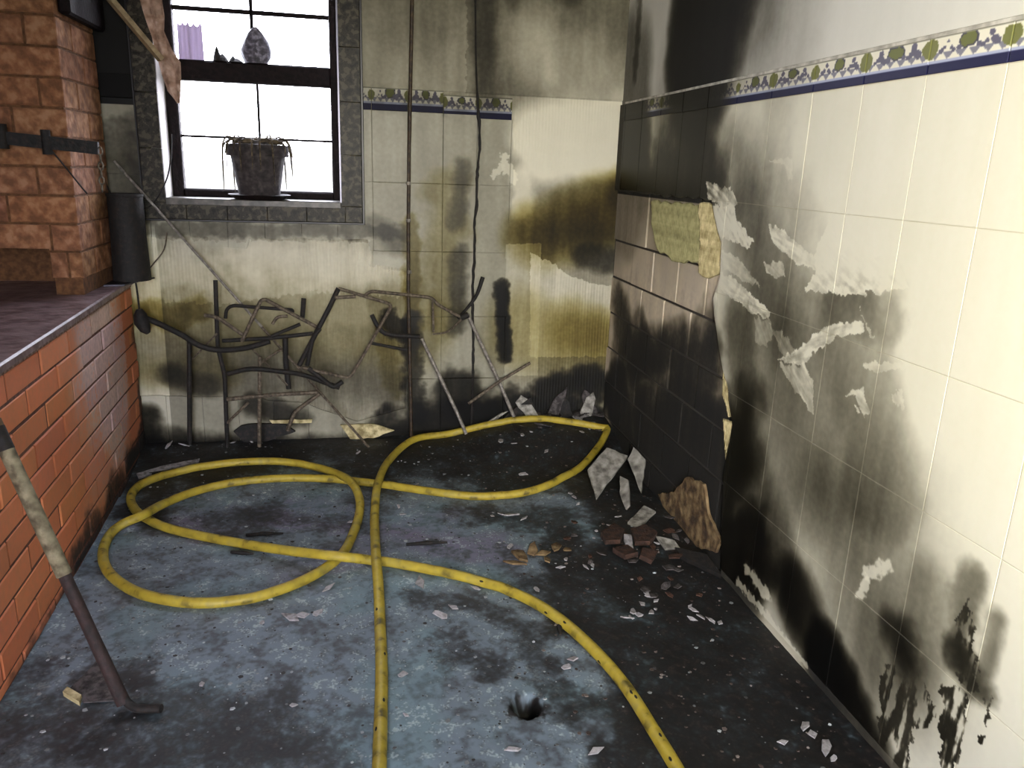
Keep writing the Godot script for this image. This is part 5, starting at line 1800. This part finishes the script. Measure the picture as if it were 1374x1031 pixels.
	# heap in the far corner
	for i in 46:
		var px := 690.0 + rng.randf() * 130.0
		var py := 512.0 + rng.randf() * 62.0
		var m: Material = [M.grey_rubble, M.grey_rubble, M.char, M.ash][rng.randi() % 4]
		var lab: String = {M.grey_rubble: "sooty grey rubble piece in the far corner heap", M.char: "black charred lump in the far corner heap", M.ash: "whitish rubble chip in the far corner heap"}[m]
		flake(px, py, rng.randf_range(0.04, 0.11), m, lab, "corner_chunk", {M.grey_rubble: "grey rubble in the far corner", M.char: "charred lumps in the far corner", M.ash: "whitish chips in the far corner"}[m], "rubble", 0.7, rng.randf_range(0.0, 0.03))
	for i in 30:
		var px := rng.randf_range(760, 960)
		var py := rng.randf_range(690, 800)
		flake(px, py, rng.randf_range(0.025, 0.07), [M.brown, M.grey_rubble][i % 2], ["burnt brown crumb in the rubble by the right wall", "sooty grey crumb in the rubble by the right wall"][i % 2], "rubble_crumb", ["brown crumbs by the right wall", "grey crumbs by the right wall"][i % 2], "rubble", 0.7, 0.002)
	# twigs of charred matter
	for q in [[310, 741, 340, 744], [330, 718, 380, 716], [545, 731, 600, 728], [750, 835, 752, 852], [200, 636, 230, 634]]:
		var a := ground(q[0], q[1], 0.006)
		var b := ground(q[2], q[3], 0.006)
		var s := Soup.new()
		s.tube([Vector3.ZERO, (b - a) * 0.5 + Vector3(0, 0.004, 0.004), b - a], [0.006, 0.009, 0.004], 7)
		tag(put("charred_splinter", s.mesh(), M.char, null, a), "thin charred splinter lying near the yellow hose", "splinter", "charred splinters near the hose")
	# fine ash and crumbs nobody could count
	var chip := Soup.new()
	chip.slab(PackedVector2Array([Vector2(-0.5, -0.3), Vector2(0.2, -0.5), Vector2(0.55, 0.1), Vector2(0.1, 0.45), Vector2(-0.45, 0.25)]), Vector3.ZERO, Vector3.RIGHT, Vector3(0, 0, -1), Vector3.UP, 0.25, 0.05)
	var mm := MultiMesh.new()
	mm.transform_format = MultiMesh.TRANSFORM_3D
	mm.use_colors = true
	mm.mesh = chip.mesh()
	mm.instance_count = 3200
	for i in mm.instance_count:
		var x := rng.randf_range(-1.0, XR - 0.02)
		var z := rng.randf_range(0.03, 3.2)
		var size := 0.004 + 0.012 * pow(rng.randf(), 4.0)
		var g := rng.randf()
		var col := Color(0.03, 0.028, 0.028).lerp(Color(0.42, 0.46, 0.48), pow(g, 3.0))
		if x > 0.55 and rng.randf() < 0.7:
			col = Color(0.05, 0.035, 0.03).lerp(Color(0.28, 0.24, 0.22), pow(g, 4.0))
		x = maxf(x, counter_x(z) + 0.02)
		mm.set_instance_transform(i, Transform3D(Basis(Vector3.UP, rng.randf() * TAU).rotated(Vector3.RIGHT, rng.randf_range(-0.3, 0.3)).scaled(Vector3.ONE * size), Vector3(x, ground_h(x, z) + size * 0.12, z)))
		mm.set_instance_color(i, col)
	var stuff := MultiMeshInstance3D.new()
	stuff.name = "ash_crumbs"
	stuff.multimesh = mm
	var am := mat("ash_crumb", Color.WHITE, 0.9)
	am.vertex_color_use_as_albedo = true
	stuff.material_override = am
	add_child(stuff)
	tag(stuff, "fine ash and charred crumbs strewn over the whole floor", "ash", "", "stuff")
